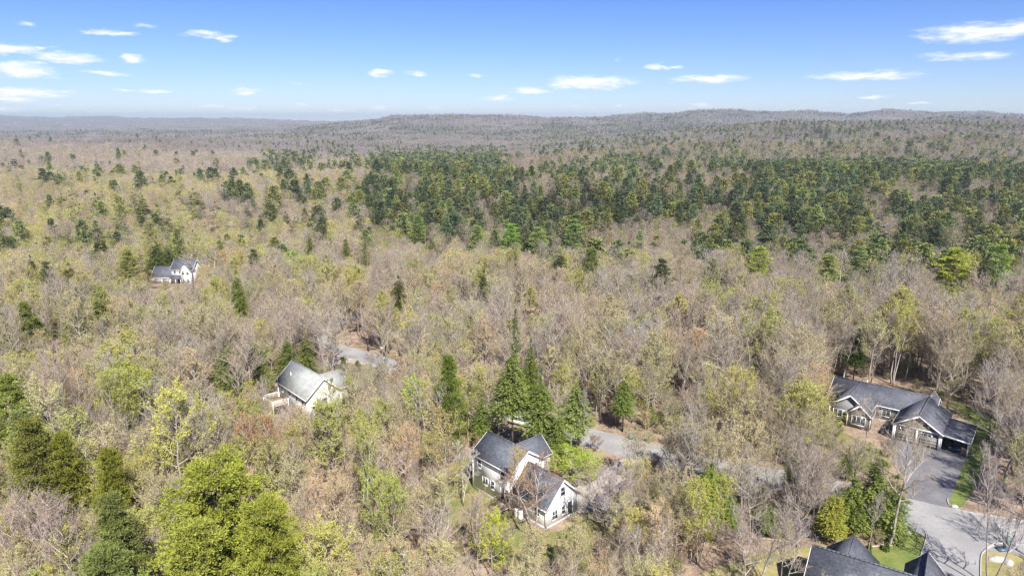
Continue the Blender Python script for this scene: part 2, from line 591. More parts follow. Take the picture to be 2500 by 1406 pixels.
road_o, ROAD_C, ROAD_W = strip('road', ROAD_PIX, [3.4, 3.4, 3.8, 4.6, 5.4, 6.2, 6.6, 7.0, 7.4, 7.4, 7.2, 7.2, 7.2, 7.2, 7.2, 7.2, 7.6, 9.6, 10.5, 10, 9, 9], 'old_asphalt', .012, 'pale grey asphalt road winding through the wood')
sheet('driveway', [(2250, 1300), (2290, 1286), (2380, 1300), (2440, 1322), (2400, 1344), (2392, 1370), (2393, 1420), (2394, 1560), (2236, 1560), (2241, 1410), (2252, 1350), (2262, 1318)], 'old_asphalt', .016,
      'grey driveway leaving the road at the bottom edge', n=3)


def kerb(pix, label):
    c = np.array(smooth_poly([g(*p) for p in pix], 8, closed=False))
    tg = np.gradient(c, axis=0)
    tg /= np.linalg.norm(tg, axis=1)[:, None]
    nr = np.stack([-tg[:, 1], tg[:, 0]], 1) * .075
    N = len(c)
    vs = []
    for s_, z_ in ((1, 0), (1, .13), (-1, .13), (-1, 0)):
        vs += [(p[0] + s_ * q[0], p[1] + s_ * q[1], z_) for p, q in zip(c, nr)]
    m_ = MB()
    m_.faces(vs, [(k * N + i, k * N + i + 1, (k + 1) * N + i + 1, (k + 1) * N + i) for k in range(3) for i in range(N - 1)], 'kerb_stone')
    return link('kerb', m_.mesh('kerb'), label=label, kind='structure')


kerb([(2313, 1218), (2314, 1226), (2322, 1236), (2350, 1247), (2400, 1256), (2500, 1272), (2640, 1300)], 'pale kerb curving from the carport driveway along the road')
kerb([(2230, 1277), (2254, 1292), (2261, 1312), (2247, 1360), (2241, 1420)], 'pale kerb round the lawn corner at the bottom')
kerb([(2500, 1330), (2440, 1326), (2402, 1346), (2394, 1372), (2394, 1440)], 'pale kerb on the right of the lower driveway')

# a far road seen across the valley
p0, p1 = gT(520, 553), gT(640, 549)
m_ = MB()
n_ = 14
for i in range(n_):
    pass
cc = [gT(515 + 125 * i / n_, 554 - 7 * math.sin(math.pi * .5 * min(1, i / 4))) for i in range(n_ + 1)]
vs = []
for s_ in (-4.5, 4.5):
    vs += [(p[0], p[1] + s_, float(T(p[0], p[1])) + 1.2) for p in cc]
vs += [(p[0], p[1] - 5.5, float(T(p[0], p[1])) - .6) for p in cc]
N = len(cc)
m_.faces(vs, [(i, i + 1, N + i + 1, N + i) for i in range(N - 1)] + [(2 * N + i, 2 * N + i + 1, i + 1, i) for i in range(N - 1)], 'gravel')
link('far_road', m_.mesh('far_road'), label='thin pale road bank crossing the clearing far left', kind='structure')
FAR_ROAD = cc[n_ // 2]

# ------------------------------------------------------------------ building materials
principled('white_siding', (.74, .74, .73), (.80, .80, .79), 1.5, .55, .25, 9)
principled('white_trim', (.8, .8, .79), (.76, .76, .75), 2, .5)
principled('grey_siding', (.20, .205, .21), (.25, .25, .25), 1.2, .6, .25, 9)
principled('shake', (.13, .115, .095), (.2, .18, .15), 2.5, .8, .6, 8)
principled('cream_siding', (.62, .62, .56), (.68, .68, .62), 1.5, .6, .25, 9)
principled('dark_inside', (.02, .02, .022), (.035, .033, .03), 1, .9)
principled('glass', (.03, .04, .05), (.05, .06, .07), 1, .08, spec=.8)
principled('concrete', (.35, .34, .32), (.45, .43, .4), 1.5, .85)
principled('deck_wood', (.36, .27, .18), (.46, .36, .25), 2.5, .75)
principled('door_grey', (.17, .16, .15), (.22, .205, .19), 2, .5)
principled('white_metal', (.75, .75, .74), (.68, .67, .65), 3, .35, metal=.0)
principled('black_plastic', (.025, .025, .027), (.04, .04, .04), 3, .5)
principled('tyre', (.02, .02, .02), (.035, .035, .035), 3, .8)
principled('rim', (.45, .45, .46), (.5, .5, .5), 3, .3, metal=.8)
principled('red_paint', (.45, .05, .04), (.5, .06, .05), 1, .35)
principled('dark_paint', (.035, .04, .05), (.05, .055, .065), 1, .25)
principled('white_paint', (.72, .73, .75), (.78, .78, .8), 1, .25)
principled('green_box', (.18, .27, .22), (.22, .3, .25), 3, .5)
principled('blue_metal', (.06, .09, .13), (.08, .11, .15), 3, .4)
principled('log_wood', (.30, .22, .16), (.42, .33, .26), 4, .85, .5, 12)
principled('light_lens', (.6, .6, .62), (.7, .7, .7), 3, .1)
principled('red_lens', (.35, .03, .03), (.4, .04, .03), 3, .2)


def shingles(name, c1, c2):
    def b(t):
        P = t.n('ShaderNodeTexCoord').outputs['Object']
        n1 = mapped(t, .5, 5, .6, P).outputs[0]
        mp = t.n('ShaderNodeMapping', ins={'Vector': P, 'Scale': (3.2, 3.2, 9)})
        vo = t.n('ShaderNodeTexVoronoi', ins={'Vector': mp.outputs[0], 'Scale': 1.2})
        c = t.mix(t.rng(n1, .35, .65), (*c1, 1), (*c2, 1))
        bw = t.n('ShaderNodeRGBToBW', ins={0: vo.outputs['Color']}).outputs[0]
        c = t.mix(.4, c, t.mix(bw, (0, 0, 0, 1), (1, 1, 1, 1)), 'SOFT_LIGHT')
        sp = mapped(t, 9, 5, .8, P).outputs[0]
        c = t.mix(t.rng(sp, .45, .7, 0, .4), c, (c2[0] * 1.6, c2[1] * 1.6, c2[2] * 1.5, 1))
        zz = t.n('ShaderNodeSeparateXYZ', ins={0: P}).outputs[2]
        crs = t.m('FRACT', t.m('MULTIPLY', zz, 9.0))
        c = t.mix(t.rng(crs, .75, 1.0, 0, .35), c, (.02, .02, .025, 1))
        stn = t.n('ShaderNodeMapping', ins={'Vector': P, 'Scale': (1.1, 1.1, .25)})
        st_ = mapped(t, 1.3, 5, .7, stn.outputs[0]).outputs[0]
        c = t.mix(t.rng(st_, .5, .75, 0, .35), c, (c1[0] * .45, c1[1] * .45, c1[2] * .42, 1))
        bp = t.n('ShaderNodeBump', ins={'Strength': .6, 'Distance': .02, 'Height': vo.outputs['Distance']})
        return t.n('ShaderNodeBsdfPrincipled', ins={'Base Color': c, 'Roughness': .85, 'Specular IOR Level': .3, 'Normal': bp.outputs[0]}).outputs[0]
    return material(name, b)


shingles('blue_shingle', (.088, .096, .116), (.125, .134, .154))
shingles('slate_shingle', (.076, .080, .100), (.11, .114, .136))
shingles('grey_shingle', (.27, .285, .275), (.36, .37, .35))


def gable_roof(parent, x0, x1, y0, y1, eave, ridge, mat, axis_='x', over=.35, th=.16, trim='white_trim', label=None):
    """two slabs, ridge cap and white fascia / rake boards"""
    m = MB()
    if axis_ == 'x':
        mid = (y0 + y1) / 2
        P = lambda a, p, z: (a, p, z)
        a0, a1, p0, p1 = x0 - over, x1 + over, y0, y1
    else:
        mid = (x0 + x1) / 2
        P = lambda a, p, z: (p, a, z)
        a0, a1, p0, p1 = y0 - over, y1 + over, x0, x1
    slope = (ridge - eave) / (mid - p0)
    ze = eave - slope * over
    m.slab([P(a0, p0 - over, ze), P(a1, p0 - over, ze), P(a1, mid, ridge), P(a0, mid, ridge)], th, mat)
    m.slab([P(a0, p1 + over, ze), P(a1, p1 + over, ze), P(a1, mid, ridge), P(a0, mid, ridge)], th, mat)
    r = part('roof', m, parent, label)
    c = MB()
    c.tube([P(a0 + .02, mid, ridge + .01), P(a1 - .02, mid, ridge + .01)], [.12, .12], 6, mat)
    part('ridge_cap', c, r)
    for side in (p0 - over, p1 + over):
        for a in (a0, a1):
            k = MB()
            s_ = .05 if a == a1 else -.05
            k.slab([P(a + s_, side, ze + .012), P(a - s_ * .2, side, ze + .012), P(a - s_ * .2, mid, ridge + .012), P(a + s_, mid, ridge + .012)], .26, trim)
            part('rake_board', k, r)
        k = MB()
        dd = -.04 if side < mid else .04
        lo, hi = sorted((side + dd * .1, side + dd))
        if axis_ == 'x':
            k.box(a0, a1, lo, hi, ze - .2, ze - .01, trim)
        else:
            k.box(lo, hi, a0, a1, ze - .2, ze - .01, trim)
        part('fascia', k, r)
    return r


def window(parent, face, a, z, w_, h_, plane, out, grid=(1, 1), name='window', mat='glass', trim='white_trim', fw=.1):
    """face 'x' : plane y=const, a along x ; face 'y' : plane x=const, a along y ; out = +-1"""
    f = MB()

    def bx(m, a0, a1, z0, z1, d0, d1, mt):
        lo, hi = sorted((plane + out * d0, plane + out * d1))
        if face == 'x':
            m.box(a0, a1, lo, hi, z0, z1, mt)
        else:
            m.box(lo, hi, a0, a1, z0, z1, mt)
    a0, a1, z0, z1 = a - w_ / 2, a + w_ / 2, z, z + h_
    bx(f, a0 - fw, a0, z0 - fw, z1 + fw, .0, .07, trim)
    bx(f, a1, a1 + fw, z0 - fw, z1 + fw, .0, .07, trim)
    bx(f, a0, a1, z1, z1 + fw, .0, .07, trim)
    bx(f, a0, a1, z0 - fw, z0, .0, .09, trim)
    gx_, gz_ = grid
    for i in range(1, gx_):
        xx = a0 + w_ * i / gx_
        bx(f, xx - .03, xx + .03, z0, z1, .022, .06, trim)
    for j in range(1, gz_):
        zz = z0 + h_ * j / gz_
        bx(f, a0, a1, zz - .03, zz + .03, .024, .056, trim)
    o = part(name, f, parent)
    p = MB()
    bx(p, a0 + .002, a1 - .002, z0 + .002, z1 - .002, .004, .02, mat)
    part('pane' if mat == 'glass' else 'panel', p, o)
    return o


def corner_boards(parent, pts, z1, z0=0.15):
    for (x, y) in pts:
        m = MB()
        m.box(x - .07, x + .07, y - .07, y + .07, z0, z1, 'white_trim')
        part('corner_board', m, parent)


def pent(x0, x1, eave, ridge, z0=0):
    return [(x0, z0), (x1, z0), (x1, eave), ((x0 + x1) / 2, ridge), (x0, eave)]


# ------------------------------------------------------------------ white house with garage
WH = thing('white_house', 'two storey white house with dark roof and attached garage wing', 'house', (-6.05, 98.53, 0), -.82)
L_, W_, He, Hr = 8.65, 6.62, 6.04, 8.37
m = MB(); m.extr(pent(0, W_, He, Hr - .18), 'x', 0, L_, 'white_siding'); part('wall', m, WH)
m = MB(); m.box(-.04, L_ + .04, -.04, W_ + .04, -.2, .3, 'concrete'); part('foundation', m, WH)
gable_roof(WH, 0, L_, 0, W_, He, Hr, 'blue_shingle', 'x', .3)
# rear cross gable
m = MB(); m.extr(pent(3.6, 8.0, He, Hr - .45), 'y', W_ / 2, W_ + 2.2, 'white_siding'); part('rear_wall', m, WH)
gable_roof(WH, 3.6, 8.0, W_ / 2 + .6, W_ + 2.2, He, Hr - .25, 'blue_shingle', 'y', .3)
for a, z, w1, h1, gr in ((1.55, 4.0, .85, 1.35, (1, 2)), (2.95, 1.7, 1.15, 1.1, (2, 1)), (6.9, 4.0, .85, 1.35, (1, 2)), (4.6, 1.6, .85, 1.3, (1, 2))):
    window(WH, 'x', a, z, w1, h1, 0, -1, gr)
window(WH, 'x', 7.35, .75, 1.7, 2.05, 0, -1, (2, 1), name='sliding_door')
window(WH, 'y', 5.0, 4.6, .8, 1.1, L_, 1, (1, 2))
corner_boards(WH, [(0, 0), (L_, 0), (0, W_), (L_, W_)], He)
# garage wing
gl, gy0, gw = 7.14, .06, 6.64
m = MB(); m.extr(pent(gy0, gy0 + gw, 3.33, 6.57 - .18), 'x', L_ + .01, L_ + gl, 'white_siding'); part('garage_wall', m, WH)
m = MB(); m.box(L_ + .05, L_ + gl + .05, gy0 - .05, gy0 + gw + .05, -.2, .28, 'concrete'); part('foundation', m, WH)
gable_roof(WH, L_ + .4, L_ + gl, gy0, gy0 + gw, 3.33, 6.57, 'blue_shingle', 'x', .32)
xg = L_ + gl
window(WH, 'y', gy0 + gw / 2, 4.0, .85, 1.25, xg, 1, (1, 2))
window(WH, 'y', gy0 + 1.75, .9, 1.05, 1.3, xg, 1, (2, 2))
window(WH, 'y', gy0 + 4.9, .35, .95, 2.1, xg, 1, (1, 1), name='side_door')
window(WH, 'y', gy0 + 3.5, 1.0, .7, 1.3, xg, 1, (1, 2))
window(WH, 'x', L_ + 5.4, 1.4, .8, 1.1, gy0, -1, (1, 2))
corner_boards(WH, [(xg, gy0), (xg, gy0 + gw)], 3.3)
m = MB(); m.tube([(xg - .05, gy0 - .38, 3.1), (xg - .05, gy0 - .1, 2.7), (xg - .05, gy0 - .08, .2)], [.05] * 3, 6, 'white_trim'); part('downspout', m, WH)


def loc2(root, x, y, z=0):
    c, s = math.cos(root.rotation_euler.z), math.sin(root.rotation_euler.z)
    return (root.location.x + c * x - s * y, root.location.y + s * x + c * y, z)


DK = thing('wooden_deck', 'small weathered wooden deck with steps at the white house sliding door', 'deck', loc2(WH, 6.2, -2.6), -.82)
for i in range(12):
    m = MB(); m.box(0, 2.7, .02 + i * .205, .02 + i * .205 + .19, .52, .56, 'deck_wood')
    part('board', m, DK)
for x in (.1, 2.6):
    for y in (.1, 2.2):
        m = MB(); m.box(x - .06, x + .06, y - .06, y + .06, 0, .52, 'deck_wood'); part('post', m, DK)
for i in range(3):
    m = MB(); m.box(.5, 2.2, -.32 * (i + 1), -.32 * i - .02, .40 - i * .15, .44 - i * .15, 'deck_wood'); part('step', m, DK)
for a, b in (((0, 0), (0, 2.4)), ((2.7, 0), (2.7, 2.4))):
    m = MB(); m.tube([(a[0], a[1], 1.45), (b[0], b[1], 1.45)], [.04, .04], 4, 'deck_wood'); part('rail', m, DK)
    for k in range(5):
        y = a[1] + (b[1] - a[1]) * k / 4
        m = MB(); m.tube([(a[0], y, .56), (a[0], y, 1.45)], [.03, .03], 4, 'deck_wood'); part('baluster', m, DK)

for k, (dx, lb) in enumerate(((4.55, 'white propane cylinder by the garage wall, left of the pair'), (5.35, 'white propane cylinder by the garage wall, right of the pair'))):
    p = loc2(WH, L_ - 2 + dx - .6, gy0 - .75)
    t_ = thing('gas_cylinder', lb, 'gas cylinder', p, 0, 'propane cylinders by the garage wall')
    m = MB(); m.lathe([(.30, 0), (.36, .06), (.37, .2), (.37, 1.15), (.30, 1.35), (.16, 1.42)], 14, 'white_metal'); part('tank', m, t_)
    m = MB(); m.lathe([(.19, 1.38), (.2, 1.58), (.12, 1.6)], 10, 'black_plastic'); part('cap', m, t_)

# patio table and bench left of the white house
p = g(1075, 1236)
t_ = thing('picnic_table', 'small white garden table on the lawn left of the white house', 'table', (p[0], p[1], 0), .5)
m = MB(); m.box(-.9, .9, -.4, .4, .70, .75, 'white_paint'); part('tabletop', m, t_)
for s_ in (-1, 1):
    m = MB(); m.tube([(s_ * .7, -.55, 0), (s_ * .7, -.2, .7)], [.05, .05], 4, 'white_paint'); m.tube([(s_ * .7, .55, 0), (s_ * .7, .2, .7)], [.05, .05], 4, 'white_paint'); part('leg', m, t_)
    m = MB(); m.box(-.9, .9, s_ * .72 - .13, s_ * .72 + .13, .42, .46, 'white_paint'); part('bench_seat', m, t_)
p = g(1040, 1226)
t_ = thing('garden_bench', 'pale bench left of the garden table', 'bench', (p[0], p[1], 0), .2)
m = MB(); m.box(-.7, .7, -.2, .2, .42, .47, 'white_paint'); part('seat', m, t_)
m = MB(); m.box(-.7, .7, .2, .25, .5, .85, 'white_paint'); part('backrest', m, t_)
for s_ in (-1, 1):
    m = MB(); m.box(s_ * .6 - .04, s_ * .6 + .04, -.18, .22, 0, .42, 'white_paint'); part('leg', m, t_)

# ------------------------------------------------------------------ garden shed
p = g(1478, 1258)
SH = thing('garden_shed', 'small open garden shelter with grey roof right of the garage', 'shed', (p[0], p[1], 0), -.75)
m = MB(); m.box(-1.3, 1.3, .9, 1.0, 0, 2.1, 'white_siding'); part('wall', m, SH)
for x in (-1.3, 1.3):
    for y in (-1.0, .85):
        m = MB(); m.box(x - .1, x + .1, y - .1, y + .1, 0, 2.1, 'white_trim'); part('post', m, SH)
gable_roof(SH, -1.4, 1.4, -1.1, 1.1, 2.12, 2.9, 'grey_shingle', 'x', .25)
m = MB(); m.box(-1.2, 1.2, .5, .88, 0, 1.2, 'dark_inside'); part('painted_shade', m, SH)  # near-black block: the shade inside the shelter is put into its colour

# ------------------------------------------------------------------ ranch house with carport
RH = thing('ranch_house', 'long grey ranch house with blue-grey roof, twin garage and carport', 'house', (63.12, 129.35, 0), -.67)
L_, D_, He, Hr = 17.78, 7.59, 3.18, 5.49
m = MB(); m.extr(pent(0, D_, He, Hr - .18), 'x', 0, L_, 'grey_siding'); part('wall', m, RH)
m = MB(); m.box(-.04, L_ + .04, -.04, D_ + .04, -.2, .25, 'concrete'); part('foundation', m, RH)
gable_roof(RH, 0, L_, 0, D_, He, Hr, 'slate_shingle', 'x', .35)
lx, lw, ld, lhr = 1.38, 6.71, 5.26, 5.7
m = MB(); m.extr(pent(lx, lx + lw, He, lhr - .2), 'y', -ld, .5, 'grey_siding'); part('wing_wall', m, RH)
gable_roof(RH, lx, lx + lw, -ld, D_ / 2 - .2, He, lhr, 'slate_shingle', 'y', .35)
window(RH, 'x', lx + 1.9, .95, 2.3, 1.35, -ld, -1, (3, 1))
# porch gable in front of the wing
px0, px1, pd = lx + 3.55, lx + 3.55 + 3.9, 1.6
m = MB(); m.extr(pent(px0, px1, 3.0, 4.55), 'y', -ld - pd, -ld - .01, 'shake')
part('porch_gable', m, RH)
gable_roof(RH, px0, px1, -ld - pd, -ld - .02, 3.0, 4.75, 'slate_shingle', 'y', .28)
window(RH, 'x', (px0 + px1) / 2, .8, 2.2, 1.6, -ld - pd, -1, (3, 1))
corner_boards(RH, [(px0, -ld - pd), (px1, -ld - pd), (lx, -ld)], 2.9)
window(RH, 'x', 10.2, 1.0, 1.3, 1.3, 0, -1, (2, 1))
window(RH, 'x', 8.9, .25, .95, 2.1, 0, -1, (1, 1), name='front_door', mat='door_grey')
window(RH, 'y', D_ * .5, 1.0, 1.2, 1.2, L_, 1, (2, 1))
# garage block
gx0, gw, gd, ge, gr_ = 12.77, 7.48, 7.68, 3.22, 5.59
m = MB()
m.box(gx0, gx0 + .25, -gd, .5, 0, ge - .1, 'grey_siding')
m.box(gx0 + gw - .25, gx0 + gw, -gd, .5, 0, ge - .1, 'grey_siding')
m.box(gx0 + .25, gx0 + gw - .25, -.2, .5, 0, ge - .1, 'grey_siding')
part('garage_wall', m, RH)
m = MB(); m.extr([(gx0, ge - .1), (gx0 + gw, ge - .1), (gx0 + gw, ge), (gx0 + gw / 2, gr_ - .2), (gx0, ge)], 'y', -gd, -gd + .3, 'shake'); part('gable_panel', m, RH)
m = MB(); m.box(gx0 - .05, gx0 + gw + .05, -gd - .05, -gd + .02, ge - .32, ge - .08, 'white_trim'); part('frieze_board', m, RH)
for i in range(2):
    xx = gx0 + .5 + i * 3.4
    m = MB(); m.box(xx, xx + 3.05, -gd + .12, -gd + .2, 0.02, 2.6, 'door_grey')
    for k in range(1, 5):
        m.box(xx, xx + 3.05, -gd + .10, -gd + .118, k * .52 - .02, k * .52 + .02, 'white_trim')
    d_ = part('garage_door', m, RH)
    for k in range(4):
        m = MB(); m.box(xx + .2 + k * .7, xx + .72 + k * .7, -gd + .085, -gd + .115, 2.12, 2.48, 'glass'); part('pane', m, d_)
for xx in (gx0 + .22, gx0 + 3.68, gx0 + gw - .3):
    m = MB(); m.box(xx - .16, xx + .16, -gd - .04, -gd + .1, 0, ge - .33, 'white_trim'); part('door_pillar', m, RH)
m = MB(); m.box(gx0 + .25, gx0 + gw - .25, -gd + .11, -gd + .3, 2.62, ge - .1, 'grey_siding'); part('door_header', m, RH)
gable_roof(RH, gx0, gx0 + gw, -gd, 3.2, ge, gr_, 'slate_shingle', 'y', .3)
# carport lean-to
cw, ce = 4.0, 3.15
m = MB()
xa, xb = gx0 + gw + .12, gx0 + gw + cw + .3
m.slab([(xa, -gd - .3, ge - .02), (xb, -gd - .3, ce - .35), (xb, .9, ce - .35), (xa, .9, ge - .02)], .16, 'slate_shingle')
r_ = part('carport_roof', m, RH)
for y in (-gd - .34, .9):
    m = MB(); m.slab([(xa, y, ge - .01), (xa, y + .06, ge - .01), (xb, y + .06, ce - .33), (xb, y, ce - .33)], .3, 'white_trim'); part('fascia', m, r_)
m = MB(); m.box(xb - .02, xb + .04, -gd - .3, .95, ce - .62, ce - .36, 'white_trim'); part('gutter', m, r_)
for y in (-gd, -gd / 2, .6):
    m = MB(); m.box(xb - .48, xb - .26, y - .11, y + .11, 0, ce - .5, 'white_trim'); part('post', m, RH)
m = MB(); m.box(xa + .1, xb - .3, .62, .75, 0, 2.5, 'grey_siding'); part('carport_wall', m, RH)
m = MB(); m.box(xb - .44, xb - .34, -gd / 2, .6, 0, 2.3, 'grey_siding'); part('carport_wall', m, RH)
corner_boards(RH, [(gx0, -gd), (gx0 + gw, -gd)], ge - .35)
# little rear gable seen over the ridge end
m = MB(); m.extr(pent(15.2, 17.6, He, 4.5), 'y', D_ - .5, D_ + 2.0, 'grey_siding'); part('rear_bay', m, RH)
gable_roof(RH, 15.2, 17.6, D_ - .5, D_ + 2.0, He, 4.7, 'slate_shingle', 'y', .3)
m = MB(); m.tube([(5.5, D_ / 2 + .9, Hr - .6), (5.5, D_ / 2 + .9, Hr + .3)], [.07, .07], 8, 'white_trim'); part('vent_pipe', m, RH)

# ------------------------------------------------------------------ grey roofed house, left
GH = thing('grey_roofed_house', 'house with pale grey shingle roof and cream gable among the left trees', 'house', (-46.37, 129.58, 0), -.84)
L_, W_, He, Hr = 12.71, 6.9, 5.95, 9.1
m = MB(); m.extr(pent(0, W_, He, Hr - .18), 'x', 0, L_, 'cream_siding'); part('wall', m, GH)
gable_roof(GH, 0, L_, 0, W_, He, Hr, 'grey_shingle', 'x', .4)
m = MB(); m.extr(pent(4.4, 9.4, He - .9, Hr - 1.9), 'y', W_ / 2, W_ + 3.0, 'cream_siding'); part('rear_wall', m, GH)
gable_roof(GH, 4.4, 9.4, W_ / 2 + .5, W_ + 3.0, He - .9, Hr - 1.7, 'grey_shingle', 'y', .35)
for a, z in ((2, 4.0), (5.2, 4.0), (8.4, 4.0), (11.0, 4.0), (2.5, 1.0), (9.6, 1.0)):
    window(GH, 'x', a, z, .95, 1.35, 0, -1, (1, 2))
window(GH, 'y', W_ / 2, 3.6, 1.0, 1.4, L_, 1, (1, 2))
window(GH, 'y', 1.6, .9, 1.0, 1.4, L_, 1, (1, 2))
window(GH, 'y', 5.2, .9, 1.0, 1.4, L_, 1, (1, 2))
m = MB(); m.tube([(3.0, 1.5, 6.7), (3.0, 1.5, 7.9)], [.09, .09], 8, 'white_trim'); part('vent_pipe', m, GH)
corner_boards(GH, [(0, 0), (L_, 0), (L_, W_)], He)
gk = thing('raised_deck', 'raised deck with white railing in front of the grey roofed house', 'deck', loc2(GH, .4, -3.4), -.84)
for i in range(8):
    m = MB(); m.box(0, 4.5, i * .42, i * .42 + .4, 2.5, 2.56, 'deck_wood'); part('board', m, gk)
for x in (.1, 4.4):
    for y in (.1, 3.2):
        m = MB(); m.box(x - .08, x + .08, y - .08, y + .08, 0, 3.6, 'white_trim'); part('post', m, gk)
for (a, b) in (((0, .04), (4.5, .04)), ((.04, 0), (.04, 3.2)), ((4.46, 0), (4.46, 3.2))):
    m = MB(); m.tube([(a[0], a[1], 3.55), (b[0], b[1], 3.55)], [.06, .06], 4, 'white_trim'); part('rail', m, gk)
    for k in range(1, 12):
        x, y = a[0] + (b[0] - a[0]) * k / 12, a[1] + (b[1] - a[1]) * k / 12
        m = MB(); m.tube([(x, y, 2.56), (x, y, 3.55)], [.03, .03], 4, 'white_trim'); part('baluster', m, gk)

# ------------------------------------------------------------------ house at the bottom edge
BH = thing('dark_roofed_house', 'house under a wide blue-grey shingle roof cut by the bottom edge', 'house', (33.98, 70.31, 0), -.58)
L_, W_, He, Hr = 13.5, 8.84, 3.36, 6.2
m = MB(); m.extr(pent(0, W_, He, Hr - .18), 'x', 0, L_, 'grey_siding'); part('wall', m, BH)
gable_roof(BH, 0, L_, 0, W_, He, Hr, 'blue_shingle', 'x', .35)
a_ = 3.7
m = MB(); m.extr(pent(a_ - 2.6, a_ + 2.6, He, Hr - .35), 'y', W_ / 2, W_ + .8, 'grey_siding'); part('rear_wall', m, BH)
m = MB()
r0, r1, e0 = (a_, W_ / 2 - .1, Hr + .12), (a_, W_ + .3, Hr + .12), He - .15
m.slab([r0, r1, (a_ - 3.0, W_ + 1.2, e0), (a_ - 3.0, W_ / 2 + .6, e0)], .12, 'slate_shingle')
m.slab([r0, r1, (a_ + 3.0, W_ + 1.2, e0), (a_ + 3.0, W_ / 2 + .6, e0)], .12, 'slate_shingle')
part('rear_roof', m, BH)
for k in range(26):
    m = MB(); m.box(.3 + k * .5, .3 + k * .5 + .42, W_ / 2 - .14, W_ / 2 + .14, Hr + .0, Hr + .1, 'blue_shingle'); part('ridge_vent', m, BH)
m = MB(); m.extr(pent(9.6, 13.4, He, Hr - .9), 'y', W_ / 2, W_ + 2.6, 'grey_siding'); part('garage_wall', m, BH)
gable_roof(BH, 9.6, 13.4, W_ / 2 + 1, W_ + 2.6, He, Hr - .7, 'slate_shingle', 'y', .3)
window(BH, 'x', 3, 1.0, 1.2, 1.3, 0, -1, (2, 1))
window(BH, 'x', 8, 1.0, 1.2, 1.3, 0, -1, (2, 1))
# ------------------------------------------------------------------ distant white house
dx, dy, dz = gT(372, 692)
DH = thing('distant_white_house', 'distant white two storey house with dark roof and low garage', 'house', (dx, dy, dz - .3), -.06)
m = MB(); m.extr(pent(0, 8.0, 3.4, 7.0), 'x', 0, 9.2, 'white_siding'); part('garage_wall', m, DH)
gable_roof(DH, 0, 9.2, 0, 8.0, 3.4, 7.2, 'slate_shingle', 'x', .4)
for k in range(2):
    m = MB(); m.box(1.2 + 3.7 * k, 4.1 + 3.7 * k, -.06, -.01, 0.02, 2.4, 'door_grey'); part('garage_door', m, DH)
m = MB(); m.extr(pent(0, 8.0, 7.0, 10.4), 'x', 9.3, 18.9, 'white_siding'); part('wall', m, DH)
gable_roof(DH, 9.3, 18.9, 0, 8.0, 7.0, 10.6, 'slate_shingle', 'x', .4)
m = MB(); m.extr(pent(14.6, 19.0, 7.0, 9.0), 'y', -2.2, .3, 'white_siding'); part('front_wing', m, DH)
gable_roof(DH, 14.6, 19.0, -2.2, 1.4, 7.0, 9.2, 'slate_shingle', 'y', .3)
m = MB(); m.slab([(9.2, -2.4, 3.0), (14.5, -2.4, 3.0), (14.5, 0, 4.2), (9.2, 0, 4.2)], .15, 'slate_shingle'); part('porch_roof', m, DH)
for x in (9.4, 12, 14.3):
    m = MB(); m.box(x - .09, x + .09, -2.2, -2.02, 0, 2.9, 'white_trim'); part('porch_post', m, DH)
for a, z in ((10.9, 5.0), (13.2, 5.0)):
    window(DH, 'x', a, z, .9, 1.4, 0, -1, (1, 2))
window(DH, 'x', 12.6, .2, 1.4, 2.1, 0, -1, (1, 1), name='front_door')
for a in (15.8, 17.8):
    window(DH, 'x', a, 4.9, 1.0, 1.4, -2.2, -1, (1, 2))
    window(DH, 'x', a, 1.3, 1.0, 1.5, -2.2, -1, (1, 2))
sheet('yard', [gT(*q)[:2] for q in ((352, 700), (385, 684), (470, 680), (500, 690), (470, 706), (400, 712))], 'gravel', dz - .1, 'pale yard in front of the distant white house', world_pts=True) if False else None
bx_, by_, bz_ = gT(775, 343)
t_ = thing('far_cottage', 'tiny pale cottage roof far off on the brown hillside', 'house', (bx_, by_, bz_ + 7), .3)
m = MB(); m.extr(pent(0, 9, 5, 8), 'x', -8, 8, 'white_siding'); part('wall', m, t_)
gable_roof(t_, -8, 8, 0, 9, 5, 8.3, 'grey_shingle', 'x', .5)
bx_, by_, bz_ = gT(2478, 388)
t_ = thing('far_farmhouse', 'far dark roofed farmhouse at the right edge of the hillside', 'house', (bx_, by_, bz_ + 3), -.2)
m = MB(); m.extr(pent(0, 9, 5, 8), 'x', -9, 9, 'grey_siding'); part('wall', m, t_)
gable_roof(t_, -9, 9, 0, 9, 5, 8.3, 'blue_shingle', 'x', .5)

# radio masts on the skyline
for (mx, my, hpx, lb) in ((1788, 272, 9, 'thin radio mast on the highest hill, left of the pair'), (1796, 272, 8, 'thin radio mast on the highest hill, right of the pair'), (721, 291, 9, 'thin radio mast on the plain left of centre')):
    s_ = (mx - 1250) / 1749
    yy = 4250
    zz = float(T(s_ * yy, yy))
    hh = (56 + yy * (290 - (my - hpx)) / 1800) - zz
    t_ = thing('radio_mast', lb, 'mast', (s_ * yy, yy, zz), 0, 'radio masts on the skyline')
    m = MB()
    for a in range(3):
        th = a * 2.1
        m.tube([(1.6 * math.cos(th), 1.6 * math.sin(th), 0), (.5 * math.cos(th), .5 * math.sin(th), hh)], [.22, .15], 4, 'rim')
    part('lattice', m, t_)
    m = MB(); m.tube([(0, 0, hh), (0, 0, hh + 4)], [.2, .1], 4, 'rim'); part('antenna', m, t_)


